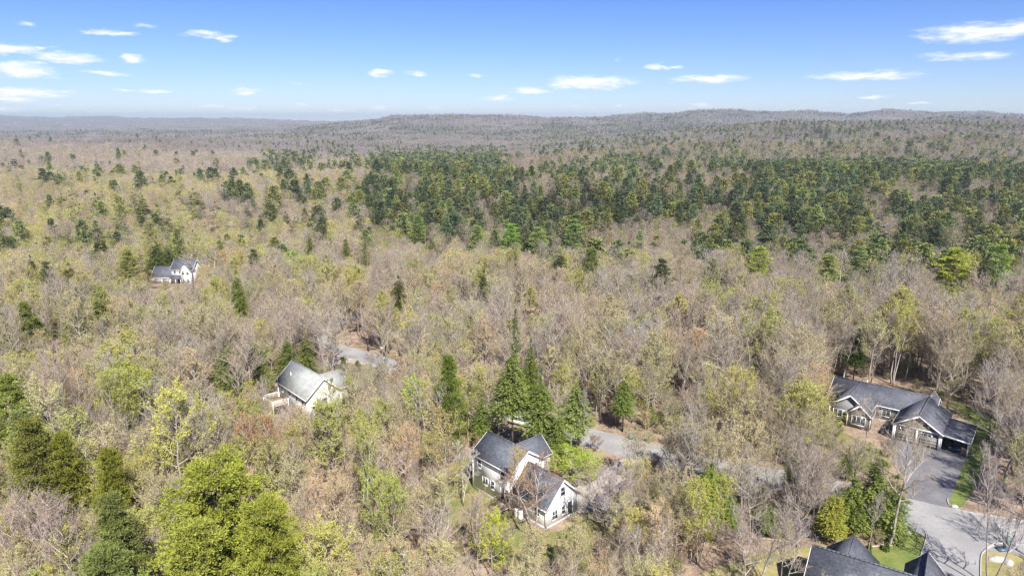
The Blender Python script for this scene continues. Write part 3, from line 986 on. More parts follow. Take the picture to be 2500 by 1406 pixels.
# ------------------------------------------------------------------ vehicles
def car(name, label, paint, loc, rz, cat='car'):
    t = thing(name, label, cat, loc, rz)
    prof = [(-2.25, .35), (-2.3, .75), (-2.1, 1.05), (-1.95, 1.1), (1.15, 1.08), (2.05, .92), (2.28, .7), (2.25, .35)]
    b = MB()
    N = len(prof)
    vs = []
    for yy, ins in ((-.92, 0), (-.8, 1), (.8, 1), (.92, 0)):
        for (x, z) in prof:
            z2 = z - (.0 if ins else .10) if z > .5 else z
            x2 = x * (1 if ins else .965)
            vs.append((x2, yy, z2))
    pl = [tuple(range(N - 1, -1, -1)), tuple(range(3 * N, 4 * N))]
    for k in range(3):
        for i in range(N):
            j = (i + 1) % N
            pl.append((k * N + i, k * N + j, (k + 1) * N + j, (k + 1) * N + i))
    b.faces(vs, pl, paint)
    part('body', b, t)
    cb = MB()
    lo = [(-1.95, .84), (1.1, .84)]
    hi = [(-1.6, .66), (.35, .66)]
    vs = [(-2.0, -.82, 1.08), (1.15, -.82, 1.07), (1.15, .82, 1.07), (-2.0, .82, 1.08), (-1.65, -.64, 1.6), (.3, -.64, 1.62), (.3, .64, 1.62), (-1.65, .64, 1.6)]
    cb.faces(vs, [(0, 1, 5, 4), (1, 2, 6, 5), (2, 3, 7, 6), (3, 0, 4, 7)], 'glass')
    part('window', cb, t)
    rf = MB()
    rf.faces([(-1.7, -.67, 1.59), (.34, -.67, 1.61), (.34, .67, 1.61), (-1.7, .67, 1.59), (-1.5, -.55, 1.68), (.15, -.55, 1.7), (.15, .55, 1.7), (-1.5, .55, 1.68)],
             [(0, 1, 5, 4), (1, 2, 6, 5), (2, 3, 7, 6), (3, 0, 4, 7), (4, 5, 6, 7)], paint)
    part('roof', rf, t)
    for x, y in ((-1.4, -.84), (-1.4, .84), (1.42, -.84), (1.42, .84)):
        wv = MB()
        wv.tube([(x, y - .11, .34), (x, y + .11, .34)], [.34, .34], 14, 'tyre')
        wo_ = part('wheel', wv, t)
        rm = MB()
        s_ = 1 if y > 0 else -1
        rm.tube([(x, y + s_ * .09, .34), (x, y + s_ * .125, .34)], [.21, .2], 10, 'rim')
        part('rim', rm, wo_)
    for y in (-.65, .65):
        h = MB(); h.box(2.17, 2.27, y - .18, y + .18, .66, .8, 'light_lens'); part('headlight', h, t)
        h = MB(); h.box(-2.3, -2.2, y - .16, y + .16, .74, .95, 'red_lens'); part('taillight', h, t)
    return t


p = g(1272, 1036)
car('parked_car', 'white car parked behind the tall conifers above the white house', 'white_paint', (p[0], p[1], 0), -.5)
p = g(1200, 990)
car('parked_car', 'pale car with red tail lights glimpsed on the road left of the conifers', 'white_paint', (p[0], p[1], .012), -.55)
p = loc2(RH, gx0 + gw + 2.0, -4.6)
car('parked_car', 'dark car standing in the shade of the carport', 'dark_paint', (p[0], p[1], .01), -.67 - math.pi / 2)

# ------------------------------------------------------------------ hoop, post, boulders, logs
p = g(2447, 1341)
HP = thing('basketball_hoop', 'portable basketball hoop leaning back at the edge of the road', 'hoop', (p[0], p[1], 0), .1)
m = MB(); m.box(-.75, .75, -.45, .45, 0, .22, 'blue_metal'); part('base', m, HP)
m = MB(); m.tube([(.25, 0, .2), (-.1, 0, 1.5), (-.55, 0, 3.2)], [.09, .09, .08], 6, 'blue_metal'); part('pole', m, HP)
m = MB(); m.tube([(.65, .2, .2), (.0, 0, 1.5)], [.05, .05], 5, 'blue_metal'); part('brace', m, HP)
m = MB(); m.tube([(-.55, 0, 3.2), (-1.15, 0, 3.45)], [.06, .06], 5, 'blue_metal'); part('arm', m, HP)
m = MB(); m.box(-1.2, -1.14, -.6, .6, 3.0, 3.8, 'white_metal'); bb = part('backboard', m, HP)
m = MB()
th = np.linspace(0, 2 * math.pi, 13)
m.tube([(-1.45 + .23 * math.cos(a), .23 * math.sin(a), 3.05) for a in th], [.025] * 13, 4, 'red_paint'); part('rim', m, HP)
p = g(2458, 1330)
t_ = thing('utility_post', 'short grey-green utility post right of the basketball hoop', 'post', (p[0], p[1], 0))
m = MB(); m.box(-.13, .13, -.13, .13, 0, 1.9, 'green_box'); part('post', m, t_)
m = MB(); m.box(-.17, .17, -.17, .17, 1.9, 2.0, 'kerb_stone'); part('cap', m, t_)


def rock_mesh(seed, sx, sy, sz):
    r = np.random.RandomState(seed)
    n = 10
    vs, pl = [], []
    rings = [(0, 1.0), (.35, 1.05), (.7, .8), (.95, .4)]
    for z, rr in rings:
        for k in range(n):
            a = 2 * math.pi * k / n
            q = rr * (1 + r.uniform(-.14, .14))
            vs.append((sx * q * math.cos(a), sy * q * math.sin(a), sz * z * (1 + r.uniform(-.1, .1)) - (.1 if z == 0 else 0)))
    for i in range(3):
        for k in range(n):
            pl.append((i * n + k, i * n + (k + 1) % n, (i + 1) * n + (k + 1) % n, (i + 1) * n + k))
    pl.append(tuple(range(3 * n, 4 * n)))
    m_ = MB()
    m_.faces(vs, pl, 'rock')
    return m_.mesh('boulder')


ROCKS = [(2433, 1366, 1.2, .6, .5, 'pale flat boulder, larger one on the tan verge below the hoop'), (2462, 1374, .9, .5, .35, 'long low boulder right of the larger verge boulder'),
         (2228, 1291, .7, .5, .5, 'pale boulder at the lawn corner by the driveway junction'), (2215, 1300, .5, .4, .4, 'small boulder left of the pale boulder at the lawn corner'),
         (2330, 1237, .5, .4, .35, 'boulder inside the kerb corner of the carport lawn'), (2208, 1283, .6, .5, .45, 'boulder under the hemlock branches near the lawn corner'),
         (2375, 1110, .4, .3, .2, 'small pale stone on the lawn strip by the carport')]
for k, (a, b, sx, sy, sz, lb) in enumerate(ROCKS):
    p = g(a, b)
    o = link('boulder', rock_mesh(k, sx, sy, sz), None, (p[0], p[1], 0), lb, 'boulder', 'boulders beside the road and lawns')
    o.rotation_euler = (0, 0, k * .8)
LOGS = [(1040, 868, 5.5, .5, 'longest fallen log in the clearing right of the road'), (1020, 874, 4, .9, 'shorter fallen log in the clearing right of the road'), (1065, 862, 4.5, .35, 'fallen log at the right end of the clearing pile'),
        (2140, 1336, 4.5, .12, 'fallen log behind the dark roof, along the lawn edge'), (2165, 1330, 3.2, .35, 'short fallen log at the lawn edge near the birches'), (1890, 1320, 4, -.2, 'fallen log on leaf litter above the tan lawn')]
for k, (a, b, ln, rz, lb) in enumerate(LOGS):
    p = g(a, b)
    m = MB(); m.tube([(-ln / 2, 0, .16), (0, .06, .18), (ln / 2, 0, .14)], [.17, .16, .11], 7, 'log_wood')
    o = link('fallen_log', m.mesh('fallen_log'), None, (p[0], p[1], 0), lb, 'log', 'fallen logs on the forest floor')
    o.rotation_euler = (0, 0, rz)
p = g(933, 862)
t_ = thing('mailbox', 'white mailbox on a post beside the road behind the grey roofed house', 'mailbox', (p[0], p[1], 0), .6)
m = MB(); m.box(-.05, .05, -.05, .05, 0, 1.1, 'deck_wood'); part('post', m, t_)
m = MB(); m.extr([(-.3, 1.1), (.3, 1.1), (.3, 1.5), (.2, 1.65), (-.2, 1.65), (-.3, 1.5)], 'x', -.45, .45, 'white_metal'); part('box', m, t_)
p = g(1652, 1070)
t_ = thing('trash_bin', 'green-grey wheeled bin at the wood edge above the road bend', 'bin', (g(1540, 1072)[0], g(1540, 1072)[1], 0), .6)
m = MB(); m.box(-.3, .3, -.35, .35, .08, 1.05, 'green_box'); part('body', m, t_)
m = MB(); m.box(-.33, .33, -.38, .38, 1.05, 1.13, 'green_box'); part('lid', m, t_)

# ------------------------------------------------------------------ tree forms
def unit(v):
    return v / (np.linalg.norm(v, axis=-1, keepdims=True) + 1e-9)


def rand_dirs(r, n):
    return unit(r.normal(size=(n, 3)))


def slivers(m, p, d, ln, wd, mat, r, rv=None):
    """thin triangles from p along d"""
    side = unit(np.cross(d, rand_dirs(r, len(p))))
    ln = np.asarray(ln).reshape(-1, 1)
    wd = np.asarray(wd).reshape(-1, 1)
    m.tri(p - side * wd * .5, p + side * wd * .5, p + d * ln, mat, r.rand(len(p)) if rv is None else rv)


def leaves(m, p, s, mat, r, rv=None):
    n = len(p)
    a = rand_dirs(r, n)
    a[:, 2] *= .6
    a = unit(a)
    b = unit(np.cross(a, rand_dirs(r, n)))
    s = np.asarray(s).reshape(-1, 1) * r.uniform(.6, 1.3, (n, 1))
    m.quad(p - a * s, p - b * s * .7, p + a * s, p + b * s * .7, mat, r.rand(n) if rv is None else rv)


def deciduous(seed, Ht=15, R=3.6, n1=15, n2=5, n3=5, n4=6, spread=.62, clear=.32, bark='bark_grey', branch='branch_grey',
              leaf_n=0, leaf_s=.11, twig_w=.035, twig_mat='twig', r0=.15, forks=1, leaf_mat='leaf'):
    """a tree with trunk, limbs, branches and twigs; returns (trunk, crown)"""
    r = np.random.RandomState(seed)
    tk, cr = MB(), MB()
    starts = []
    for f in range(forks):
        lean = r.uniform(-.06, .06, 2) + (0 if forks == 1 else 1) * .16 * np.array([math.cos(f * 2.4 + seed), math.sin(f * 2.4 + seed)])
        n = 8
        t = np.linspace(0, 1, n)
        wob = np.cumsum(r.normal(0, .055, (n, 2)), 0) * (t[:, None] > 0)
        wob[0] = 0
        path = np.stack([lean[0] * t * Ht + wob[:, 0] * Ht * .18, lean[1] * t * Ht + wob[:, 1] * Ht * .18, t * Ht * (.93 - .05 * f)], 1)
        rad = r0 * (1 - t * .9) * (1.25 - .25 * np.minimum(1, t * 8)) / (forks ** .4)
        tk.tube(path, rad, 6, bark)
        starts.append(path)
    P3, D3, L3 = [], [], []
    for path in starts:
        for i in range(n1):
            u = clear + (1 - clear) * ((i + r.rand()) / n1) ** .9
            k = u * 7
            j = min(6, int(k))
            p = path[j] + (path[j + 1] - path[j]) * (k - j)
            azm = i * 2.4 + r.uniform(-.5, .5)
            q = (u - clear) / (1 - clear)
            ln = R * (1.25 - .85 * q ** 1.5) * (.45 + .8 * min(1, q * 3 + .3)) * r.uniform(.7, 1.15) / (forks ** .25)
            el_ = (.35 + .75 * q) * (1.35 - spread) + r.uniform(-.1, .15)
            d = np.array([math.cos(azm) * math.cos(el_), math.sin(azm) * math.cos(el_), math.sin(el_)])
            pts = [p]
            nn = 5
            for s_ in range(nn):
                d = unit(d + np.array([0, 0, .16]) + r.normal(0, .10, 3))
                pts.append(pts[-1] + d * ln / nn)
            pts = np.array(pts)
            rb = r0 * .42 * (1 - .5 * q)
            cr.tube(pts, np.linspace(rb, .012, nn + 1), 3, branch, cap=False)
            for j2 in range(n2):
                u2 = (j2 + 1 + r.rand()) / (n2 + 1.2) * nn
                a = min(nn - 1, int(u2))
                p2 = pts[a] + (pts[a + 1] - pts[a]) * (u2 - a)
                d2 = unit(unit(pts[a + 1] - pts[a]) + rand_dirs(r, 1)[0] * .7 + np.array([0, 0, .35]))
                l2 = ln * r.uniform(.35, .7)
                e2 = p2 + d2 * l2 * .5
                d2b = unit(d2 + r.normal(0, .2, 3) + np.array([0, 0, .15]))
                e3 = e2 + d2b * l2 * .5
                cr.tube(np.array([p2, e2, e3]), [rb * .5, rb * .34, .012], 3, branch, cap=False)
                for w_ in range(n3):
                    t3 = (w_ + r.rand()) / n3
                    p3 = p2 + (e2 - p2) * t3 * 2 if t3 < .5 else e2 + (e3 - e2) * (t3 * 2 - 1)
                    P3.append(p3)
                    D3.append(d2)
                    L3.append(l2 * .55)
                P3.append(e3); D3.append(d2b); L3.append(l2 * .5)
            P3.append(pts[-1]); D3.append(d); L3.append(ln * .25)
    P3, D3, L3 = np.array(P3), np.array(D3), np.clip(np.array(L3), .35, 1.5)
    n = len(P3)
    D = unit(D3 + rand_dirs(r, n) * .65 + np.array([0, 0, .3]))
    L = L3 * r.uniform(.6, 1.2, n)
    slivers(cr, P3, D, L, np.full(n, twig_w * 1.3), twig_mat, r)
    PP = [P3 + D * L[:, None]]
    for k in range(n4):
        t = r.uniform(.15, 1, n)
        p = P3 + D * (L * t)[:, None]
        d = unit(D + rand_dirs(r, n) * .95 + np.array([0, 0, .15]))
        l = L3 * r.uniform(.3, .75, n)
        slivers(cr, p, d, l, np.full(n, twig_w), twig_mat, r)
        PP.append(p + d * l[:, None] * r.uniform(.4, 1, (n, 1)))
    if leaf_n:
        PP = np.concatenate(PP)
        idx = r.randint(0, len(PP), leaf_n)
        clump = (np.sin(PP[idx] * 1.7 + seed).sum(1) + 3) / 6
        leaves(cr, PP[idx] + r.normal(0, .07, (leaf_n, 3)), np.full(leaf_n, leaf_s), leaf_mat, r, np.clip(clump * .7 + r.rand(leaf_n) * .3, 0, 1))
    return tk, cr


def deciduous_far(seed, Ht=16, R=3.8, n=220, ln=1.6, wd=.1, leaf_n=0, leaf_s=.3, trunk=True, bark='bark_grey', cz=.62, twig='twig'):
    """the same kind of tree with fewer, coarser twigs, for the middle distance"""
    r = np.random.RandomState(seed)
    tk, cr = MB(), MB()
    if trunk:
        tk.tube([(0, 0, 0), (r.uniform(-.3, .3), r.uniform(-.3, .3), Ht * .5), (r.uniform(-.5, .5), r.uniform(-.5, .5), Ht * .9)], [.17, .12, .03], 3, bark, cap=False)
    th = r.uniform(0, 2 * math.pi, n)
    u = r.rand(n) ** .55
    z = Ht * (1 - (1 - r.rand(n) ** .8) * cz)
    q = (z / Ht - (1 - cz)) / cz
    prof = np.sqrt(np.clip(1 - ((q - .42) / .62) ** 2, 0.02, 1))
    rr = R * prof * u * (1 + .25 * np.sin(th * 3 + seed) + .15 * np.sin(th * 5 - seed))
    p = np.stack([rr * np.cos(th), rr * np.sin(th), z], 1)
    o = np.array([0, 0, Ht * (1 - cz) * .75])
    d = unit(unit(p - o) + rand_dirs(r, n) * .5)
    slivers(cr, p - d * ln * .5, d, ln * r.uniform(.6, 1.3, n), np.full(n, wd), twig, r)
    if leaf_n:
        idx = r.randint(0, n, leaf_n)
        clump = (np.sin(p[idx] * 1.1 + seed).sum(1) + 3) / 6
        leaves(cr, p[idx] + r.normal(0, .35, (leaf_n, 3)), np.full(leaf_n, leaf_s), 'leaf', r, np.clip(clump * .7 + r.rand(leaf_n) * .3, 0, 1))
    return tk, cr


def hemlock(seed, Ht=17, R=3.4, nb=190, ns=9, base=.1, power=.8, droop=.28, bark='bark_dark', size=.62, ragged=.28, mat='needle', sides=5, wild=0.0):
    """drooping sprays on many boughs; a cone with an uneven outline"""
    r = np.random.RandomState(seed)
    tk, cr = MB(), MB()
    tk.tube([(0, 0, 0), (.1, 0, Ht * .4), (0, .05, Ht * .97)], [.2, .13, .02], sides, bark)
    t = 1 - (1 - r.rand(nb)) ** .75 * 1.0
    t = base + (1 - base) * (1 - np.sqrt(r.rand(nb) * .985 + .015)) ** .9
    azm = r.uniform(0, 2 * math.pi, nb)
    lump = 1 + ragged * np.sin(azm * 2 + t * 9 + seed) * .6 + ragged * r.normal(0, .5, nb)
    q = (t - base) / (1 - base)
    L = R * ((1 - q) ** power) * np.clip(lump, .35, 1.45) * (.6 + .4 * np.minimum(1, q * 6)) + .18
    dirh = np.stack([np.cos(azm), np.sin(azm), np.zeros(nb)], 1)
    sidev = np.stack([-np.sin(azm), np.cos(azm), np.zeros(nb)], 1)
    rise = r.uniform(-.05, .25, nb)
    bt = r.rand(nb)
    for k in range(ns):
        f = (k + r.rand(nb)) / ns * .88 + .12
        p = dirh * (L * f)[:, None]
        p[:, 2] = t * Ht + L * (rise * f - droop * f * f)
        for sgn in (-1, 1):
            ls = size * (.55 + .6 * (1 - f)) * (L / R * .5 + .55) * r.uniform(.7, 1.3, nb)
            fw = r.uniform(.5, 1.0, nb)
            end = p + dirh * (ls * fw)[:, None] + sidev * (sgn * ls * r.uniform(.3, .9, nb))[:, None]
            end[:, 2] += ls * (r.uniform(-.45, .12, nb))
            mid = p + dirh * (ls * .25)[:, None] + sidev * (sgn * ls * .55)[:, None]
            mid[:, 2] += r.uniform(-.12, .14, nb) * size
            b = p - dirh * (ls * .25)[:, None]
            if wild:
                wv = r.normal(0, wild * size * .5, p.shape)
                b, mid, end = b + wv, mid + wv + r.normal(0, .1 * size, p.shape), end + wv + r.normal(0, .25 * size, p.shape)
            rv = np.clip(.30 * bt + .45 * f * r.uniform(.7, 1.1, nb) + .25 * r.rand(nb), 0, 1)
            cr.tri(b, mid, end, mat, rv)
        if k == ns - 1:
            tip = dirh * (L * 1.05)[:, None]
            tip[:, 2] = p[:, 2] - .12 * size
            w2 = sidev * (size * .3)
            cr.tri(p - w2, p + w2, tip + dirh * size * .4, mat, np.clip(.6 + .4 * r.rand(nb), 0, 1))
    top = np.tile([[0, 0, Ht]], (6, 1)) + r.normal(0, .05, (6, 3))
    cr.tri(top + [0, 0, .3], top + r.normal(0, .22, (6, 3)) - [0, 0, .7], top + r.normal(0, .22, (6, 3)) - [0, 0, .7], mat, r.rand(6))
    return tk, cr


def pine(seed, Ht=22, R=4.2, nw=18, per=5, tufts=16, k=6, base=.3, tl=.48, tw=.075, bark='bark_dark', round_=.55, blob=0.0, flat=.35, pads=1, padr=.3):
    """white pine: tiers of upswept limbs carrying brushes of long needles"""
    r = np.random.RandomState(seed)
    tk, cr = MB(), MB()
    tk.tube([(0, 0, 0), (r.uniform(-.3, .3), r.uniform(-.3, .3), Ht * .5), (0, 0, Ht * .97)], [.3, .2, .03], 6, bark)
    Z, A, L = [], [], []
    for i in range(nw):
        q = (i + .3 * r.rand()) / nw
        z = Ht * (base + (1 - base) * q)
        lobe = r.uniform(.6, 1.15)
        for j in range(per):
            a = j * 2 * math.pi / per + i * 1.1 + r.uniform(-.35, .35)
            prof = (1 - q) ** round_ * (.55 + .45 * min(1, q * 3.2))
            Z.append(z + r.uniform(-.3, .3))
            A.append(a)
            L.append(max(.35, R * prof * lobe * r.uniform(.55, 1.2)))
    Z, A, L = map(np.array, (Z, A, L))
    nb = len(Z)
    dirh = np.stack([np.cos(A), np.sin(A), 0 * A], 1)
    sidev = np.stack([-np.sin(A), np.cos(A), 0 * A], 1)
    up = r.uniform(.05, .28, nb)
    for b in range(nb):
        if tufts >= 8:
            f = np.array([0, .5, 1.0])
            pts = dirh[b] * (L[b] * f)[:, None]
            pts[:, 2] = Z[b] + L[b] * (up[b] * f * f - .06 * f)
            cr.tube(pts, [.06, .04, .015], 3, 'bark_dark', cap=False)
    bt = r.rand(nb)
    P, RV, DD = [], [], []
    for j in range(tufts):
        f = .28 + .76 * r.rand(nb) ** .65
        sd_ = r.uniform(-1, 1, nb) * (.16 + .30 * f) * L * .9
        p = dirh * (L * f)[:, None] + sidev * sd_[:, None]
        p[:, 2] = Z + L * (up * f * f - .06 * f) + r.uniform(-.12, .22, nb) * (1 + blob * 3) + .10 * L * r.rand(nb)
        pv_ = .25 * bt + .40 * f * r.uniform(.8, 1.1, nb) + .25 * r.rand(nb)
        for e_ in range(pads):
            P.append(p + r.normal(0, 1, p.shape) * np.array([padr, padr, padr * .38]) * (0 if pads == 1 else 1))
            RV.append(np.clip(pv_ + .1 * r.rand(nb), 0, 1))
            DD.append(dirh + sidev * (sd_ / (L + .1))[:, None])
    P, RV, DD = np.concatenate(P), np.concatenate(RV), unit(np.concatenate(DD))
    for j in range(k):
        d = unit(DD * .7 + np.array([0, 0, .55]) + rand_dirs(r, len(P)) * .85)
        ln = tl * r.uniform(.6, 1.2, len(P))
        side = unit(np.cross(d, rand_dirs(r, len(P))))
        a_ = P + r.normal(0, .05, P.shape)
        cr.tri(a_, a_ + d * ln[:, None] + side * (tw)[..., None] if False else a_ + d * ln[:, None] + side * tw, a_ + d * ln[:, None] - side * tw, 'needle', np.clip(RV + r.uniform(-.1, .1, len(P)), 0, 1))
    return tk, cr


FORMS = {}


def form(kind, lod, tc_, joined_only=False, H0=None, R0=None):
    tk, cr = tc_
    key = (kind, lod)
    ent = {'H': H0, 'R': R0}
    if not joined_only:
        ent['trunk'] = tk.mesh('trunk') if tk.v else None
        ent['crown'] = cr.mesh('crown')
    j = MB()
    if tk.v:
        j.join(tk)
    j.join(cr)
    ent['joined'] = j.mesh(kind)
    FORMS.setdefault(key, []).append(ent)


NEAR, MID, FAR = 0, 1, 2
for s in range(7):
    Rr = (3.0, 3.8, 2.6, 3.4, 4.2, 2.3, 3.2)[s]
    form('bare_tree', NEAR, deciduous(100 + s, 15, Rr, 15 + s % 3, 5, 4, 5, spread=(.6, .7, .35, .55, .8, .3, .5)[s], clear=(.3, .35, .42, .28, .22, .5, .38)[s],
                                      bark=('bark_grey', 'bark_dark')[s % 3 == 1], branch=('branch_grey', 'branch_pale')[s % 2], twig_w=.034,
                                      forks=(1, 1, 1, 2, 3, 1, 2)[s], leaf_n=(0, 500, 0, 350, 0, 0, 600)[s], leaf_s=.05, leaf_mat='twig'), H0=15, R0=Rr)
for s in range(5):
    Rr = (3.0, 3.6, 2.6, 3.2, 2.4)[s]
    form('budding_tree', NEAR, deciduous(200 + s, 14, Rr, 15, 5, 5, 4, spread=(.6, .7, .4, .6, .35)[s], clear=(.25, .3, .4, .2, .45)[s],
                                         branch=('branch_grey', 'branch_pale')[s % 2], twig_mat='twig', leaf_n=(3600, 2500, 3000, 3800, 2200)[s], leaf_s=.07, forks=(1, 2, 1, 3, 1)[s]), H0=14, R0=Rr)
for s in range(5):
    Rr = (2.8, 3.4, 2.4, 3.1, 2.2)[s]
    form('leafing_tree', NEAR, deciduous(300 + s, 13, Rr, 16, 5, 5, 3, spread=(.55, .65, .35, .6, .4)[s], clear=(.2, .25, .38, .22, .4)[s],
                                         branch='branch_grey', twig_mat='leaf', leaf_n=(7500, 6000, 5200, 7000, 4400)[s], leaf_s=.076, forks=(1, 2, 1, 2, 1)[s]), H0=13, R0=Rr)
for s in range(3):
    form('birch_tree', NEAR, deciduous(400 + s, 15, 2.3, 14, 5, 4, 5, spread=.4, clear=.42, bark='bark_birch', branch='branch_pale', twig_mat='twig', twig_w=.04,
                                       leaf_n=(0, 2600, 900)[s], leaf_s=.085, r0=.14, forks=(2, 2, 1)[s]), H0=15, R0=2.3)
for s in range(4):
    form('hemlock_tree', NEAR, hemlock(500 + s, 16, 3.0, 520, 13, base=(.08, .16, .05, .2)[s], power=(.7, .85, .55, .65)[s], size=.38, ragged=.34, wild=.5), H0=16, R0=3.0)
form('hemlock_tree', NEAR, hemlock(505, 16, 3.0, 460, 13, base=.36, power=.75, size=.38, ragged=.4, wild=.5), H0=16, R0=3.0)
for s in range(3):
    form('pine_tree', NEAR, pine(600 + s, 18, 4.0, 14, 5, (9, 8, 8)[s], 5, base=(.2, .32, .26)[s], tl=.42, tw=.06, round_=(.55, .7, .6)[s], pads=4, padr=.26), H0=18, R0=4.0)
for s in range(4):
    form('big_pine', NEAR, pine(640 + s, 20, 5.0, 17, 6, 11, 5, base=.1, tl=.38, tw=.05, round_=(.33, .42, .36, .5)[s], blob=.2, pads=8, padr=.30), H0=20, R0=5.0)
for s in range(3):
    form('round_hemlock', NEAR, pine(680 + s, 14, 3.6, 24, 8, 7, 4, base=.04, tl=.24, tw=.05, round_=(.5, .6, .45)[s], pads=6, padr=.24), H0=14, R0=3.6)
for s in range(4):
    form('shrub', NEAR, deciduous(700 + s, 3.2, 1.3, 12, 4, 3, 3, spread=.7, clear=.05, r0=.05, leaf_n=(0, 700, 1100, 300)[s], leaf_s=.07, twig_mat=('twig', 'twig', 'leaf', 'twig')[s], twig_w=.03, forks=3), H0=3.2, R0=1.3)
for s in range(2):
    form('arborvitae', NEAR, hemlock(750 + s, 1.2, .35, 90, 4, base=.02, power=.5, size=.16, ragged=.1, droop=0), H0=1.2, R0=.35)

for s in range(6):
    form('bare_tree', MID, deciduous_far(1000 + s, 16, (3.8, 3.3, 4.3, 3, 3.6, 4)[s], 720, 1.15, .07), H0=16, R0=3.7)
for s in range(4):
    form('budding_tree', MID, deciduous_far(1100 + s, 16, 3.6, 480, 1.15, .07, 420, .14), H0=16, R0=3.6)
for s in range(4):
    form('leafing_tree', MID, deciduous_far(1200 + s, 15, 3.5, 320, 1.1, .07, 900, .15, twig='leaf'), H0=15, R0=3.5)
for s in range(2):
    form('birch_tree', MID, deciduous_far(1300 + s, 16, 2.6, 240, 1.4, .08, 160, .2, bark='bark_birch'), H0=16, R0=2.6)
for s in range(5):
    form('hemlock_tree', MID, hemlock(1400 + s, 16, 3.3, 130, 6, base=.08, power=(.75, .9, .6, .8, .65)[s], size=.95, ragged=.4, sides=3), H0=16, R0=3.3)
for s in range(4):
    form('pine_tree', MID, pine(1500 + s, 21, 4.4, 13, 5, 8, 4, base=(.25, .35, .3, .4)[s], tl=.8, tw=.16, round_=(.55, .75, .65, .5)[s]), H0=21, R0=4.4)
for s in range(4):
    form('bare_tree', FAR, deciduous_far(2000 + s, 16, 4.2, 210, 1.7, .17), True, 16, 4.2)
    form('budding_tree', FAR, deciduous_far(2100 + s, 16, 4.0, 80, 2.0, .2, 60, .42), True, 16, 4.0)
    form('leafing_tree', FAR, deciduous_far(2200 + s, 15, 3.9, 50, 1.8, .2, 110, .45, twig='leaf'), True, 15, 3.9)
    form('hemlock_tree', FAR, hemlock(2400 + s, 16, 3.6, 42, 4, base=.06, power=.75, size=1.7, ragged=.35, sides=3), True, 16, 3.6)
    form('pine_tree', FAR, pine(2500 + s, 20, 4.4, 8, 5, 4, 3, base=.25, tl=1.4, tw=.4, round_=.65), True, 20, 4.4)


def patch(seed, size, n, per, ln, wd, lf):
    r = np.random.RandomState(seed)
    m_ = MB()
    for i in range(n):
        x, y = r.uniform(-size / 2, size / 2, 2)
        sc = r.uniform(.75, 1.15)
        _, cr = deciduous_far(seed * 97 + i, 15 * sc, 4.4 * sc, per, ln, wd, lf, leaf_s=.6, trunk=False, cz=.75)
        rv = np.clip(r.uniform(.2, .8) + r.uniform(-.15, .15, 1), 0, 1)
        for v in cr.v:
            v[:, 0] += x
            v[:, 1] += y
        cr.r = [np.clip(q * .4 + rv * .6, 0, 1) for q in cr.r]
        m_.join(cr)
    return MB(), m_


for s in range(4):
    form('forest_patch', MID, patch(30 + s, 44, 30, 130, 2.2, .36, 0), True, 15, 22)
for s in range(3):
    form('forest_patch', FAR, patch(40 + s, 120, 140, 24, 4.0, 1.1, 0), True, 15, 60)

# ------------------------------------------------------------------ where trees may stand
def in_poly(pts, poly):
    pts = np.asarray(pts, float).reshape(-1, 2)
    poly = np.asarray(poly, float)
    x, y = pts[:, 0], pts[:, 1]
    inside = np.zeros(len(pts), bool)
    j = len(poly) - 1
    for i in range(len(poly)):
        xi, yi, xj, yj = *poly[i], *poly[j]
        c = ((yi > y) != (yj > y)) & (x < (xj - xi) * (y - yi) / (yj - yi + 1e-12) + xi)
        inside ^= c
        j = i
    return inside


CLEAR = []
for o in list(C):
    if o.name.split('.')[0] in ('lawn', 'driveway') and not o['label'].startswith('thin lawn'):
        CLEAR.append([(v.co.x, v.co.y) for v in o.data.vertices])
for root, (x0, x1, y0, y1) in ((WH, (-2, 17, -9, 9)), (RH, (-1.5, 27, -10, 10.5)), (GH, (-2, 15, -4, 12)), (BH, (-2, 15, -2, 12.5)), (DH, (-3, 23, -14, 9)), (SH, (-2, 2, -2, 2))):
    CLEAR.append([loc2(root, a, b)[:2] for a, b in ((x0, y0), (x1, y0), (x1, y1), (x0, y1))])
CLEAR.append([g(*q) for q in ((2355, 1115), (2425, 1080), (2470, 1180), (2480, 1262), (2320, 1240))])
RD = np.array(ROAD_C)


def blocked(x, y, extra=0.0):
    P = np.stack([x, y], 1)
    b = np.zeros(len(x), bool)
    for poly in CLEAR:
        b |= in_poly(P, poly)
    d = np.sqrt(((P[:, None, :] - RD[None]) ** 2).sum(-1))
    k = d.argmin(1)
    b |= d[np.arange(len(x)), k] < ROAD_W[k] + np.where(y > 150, -1.0, .4) + extra
    return b


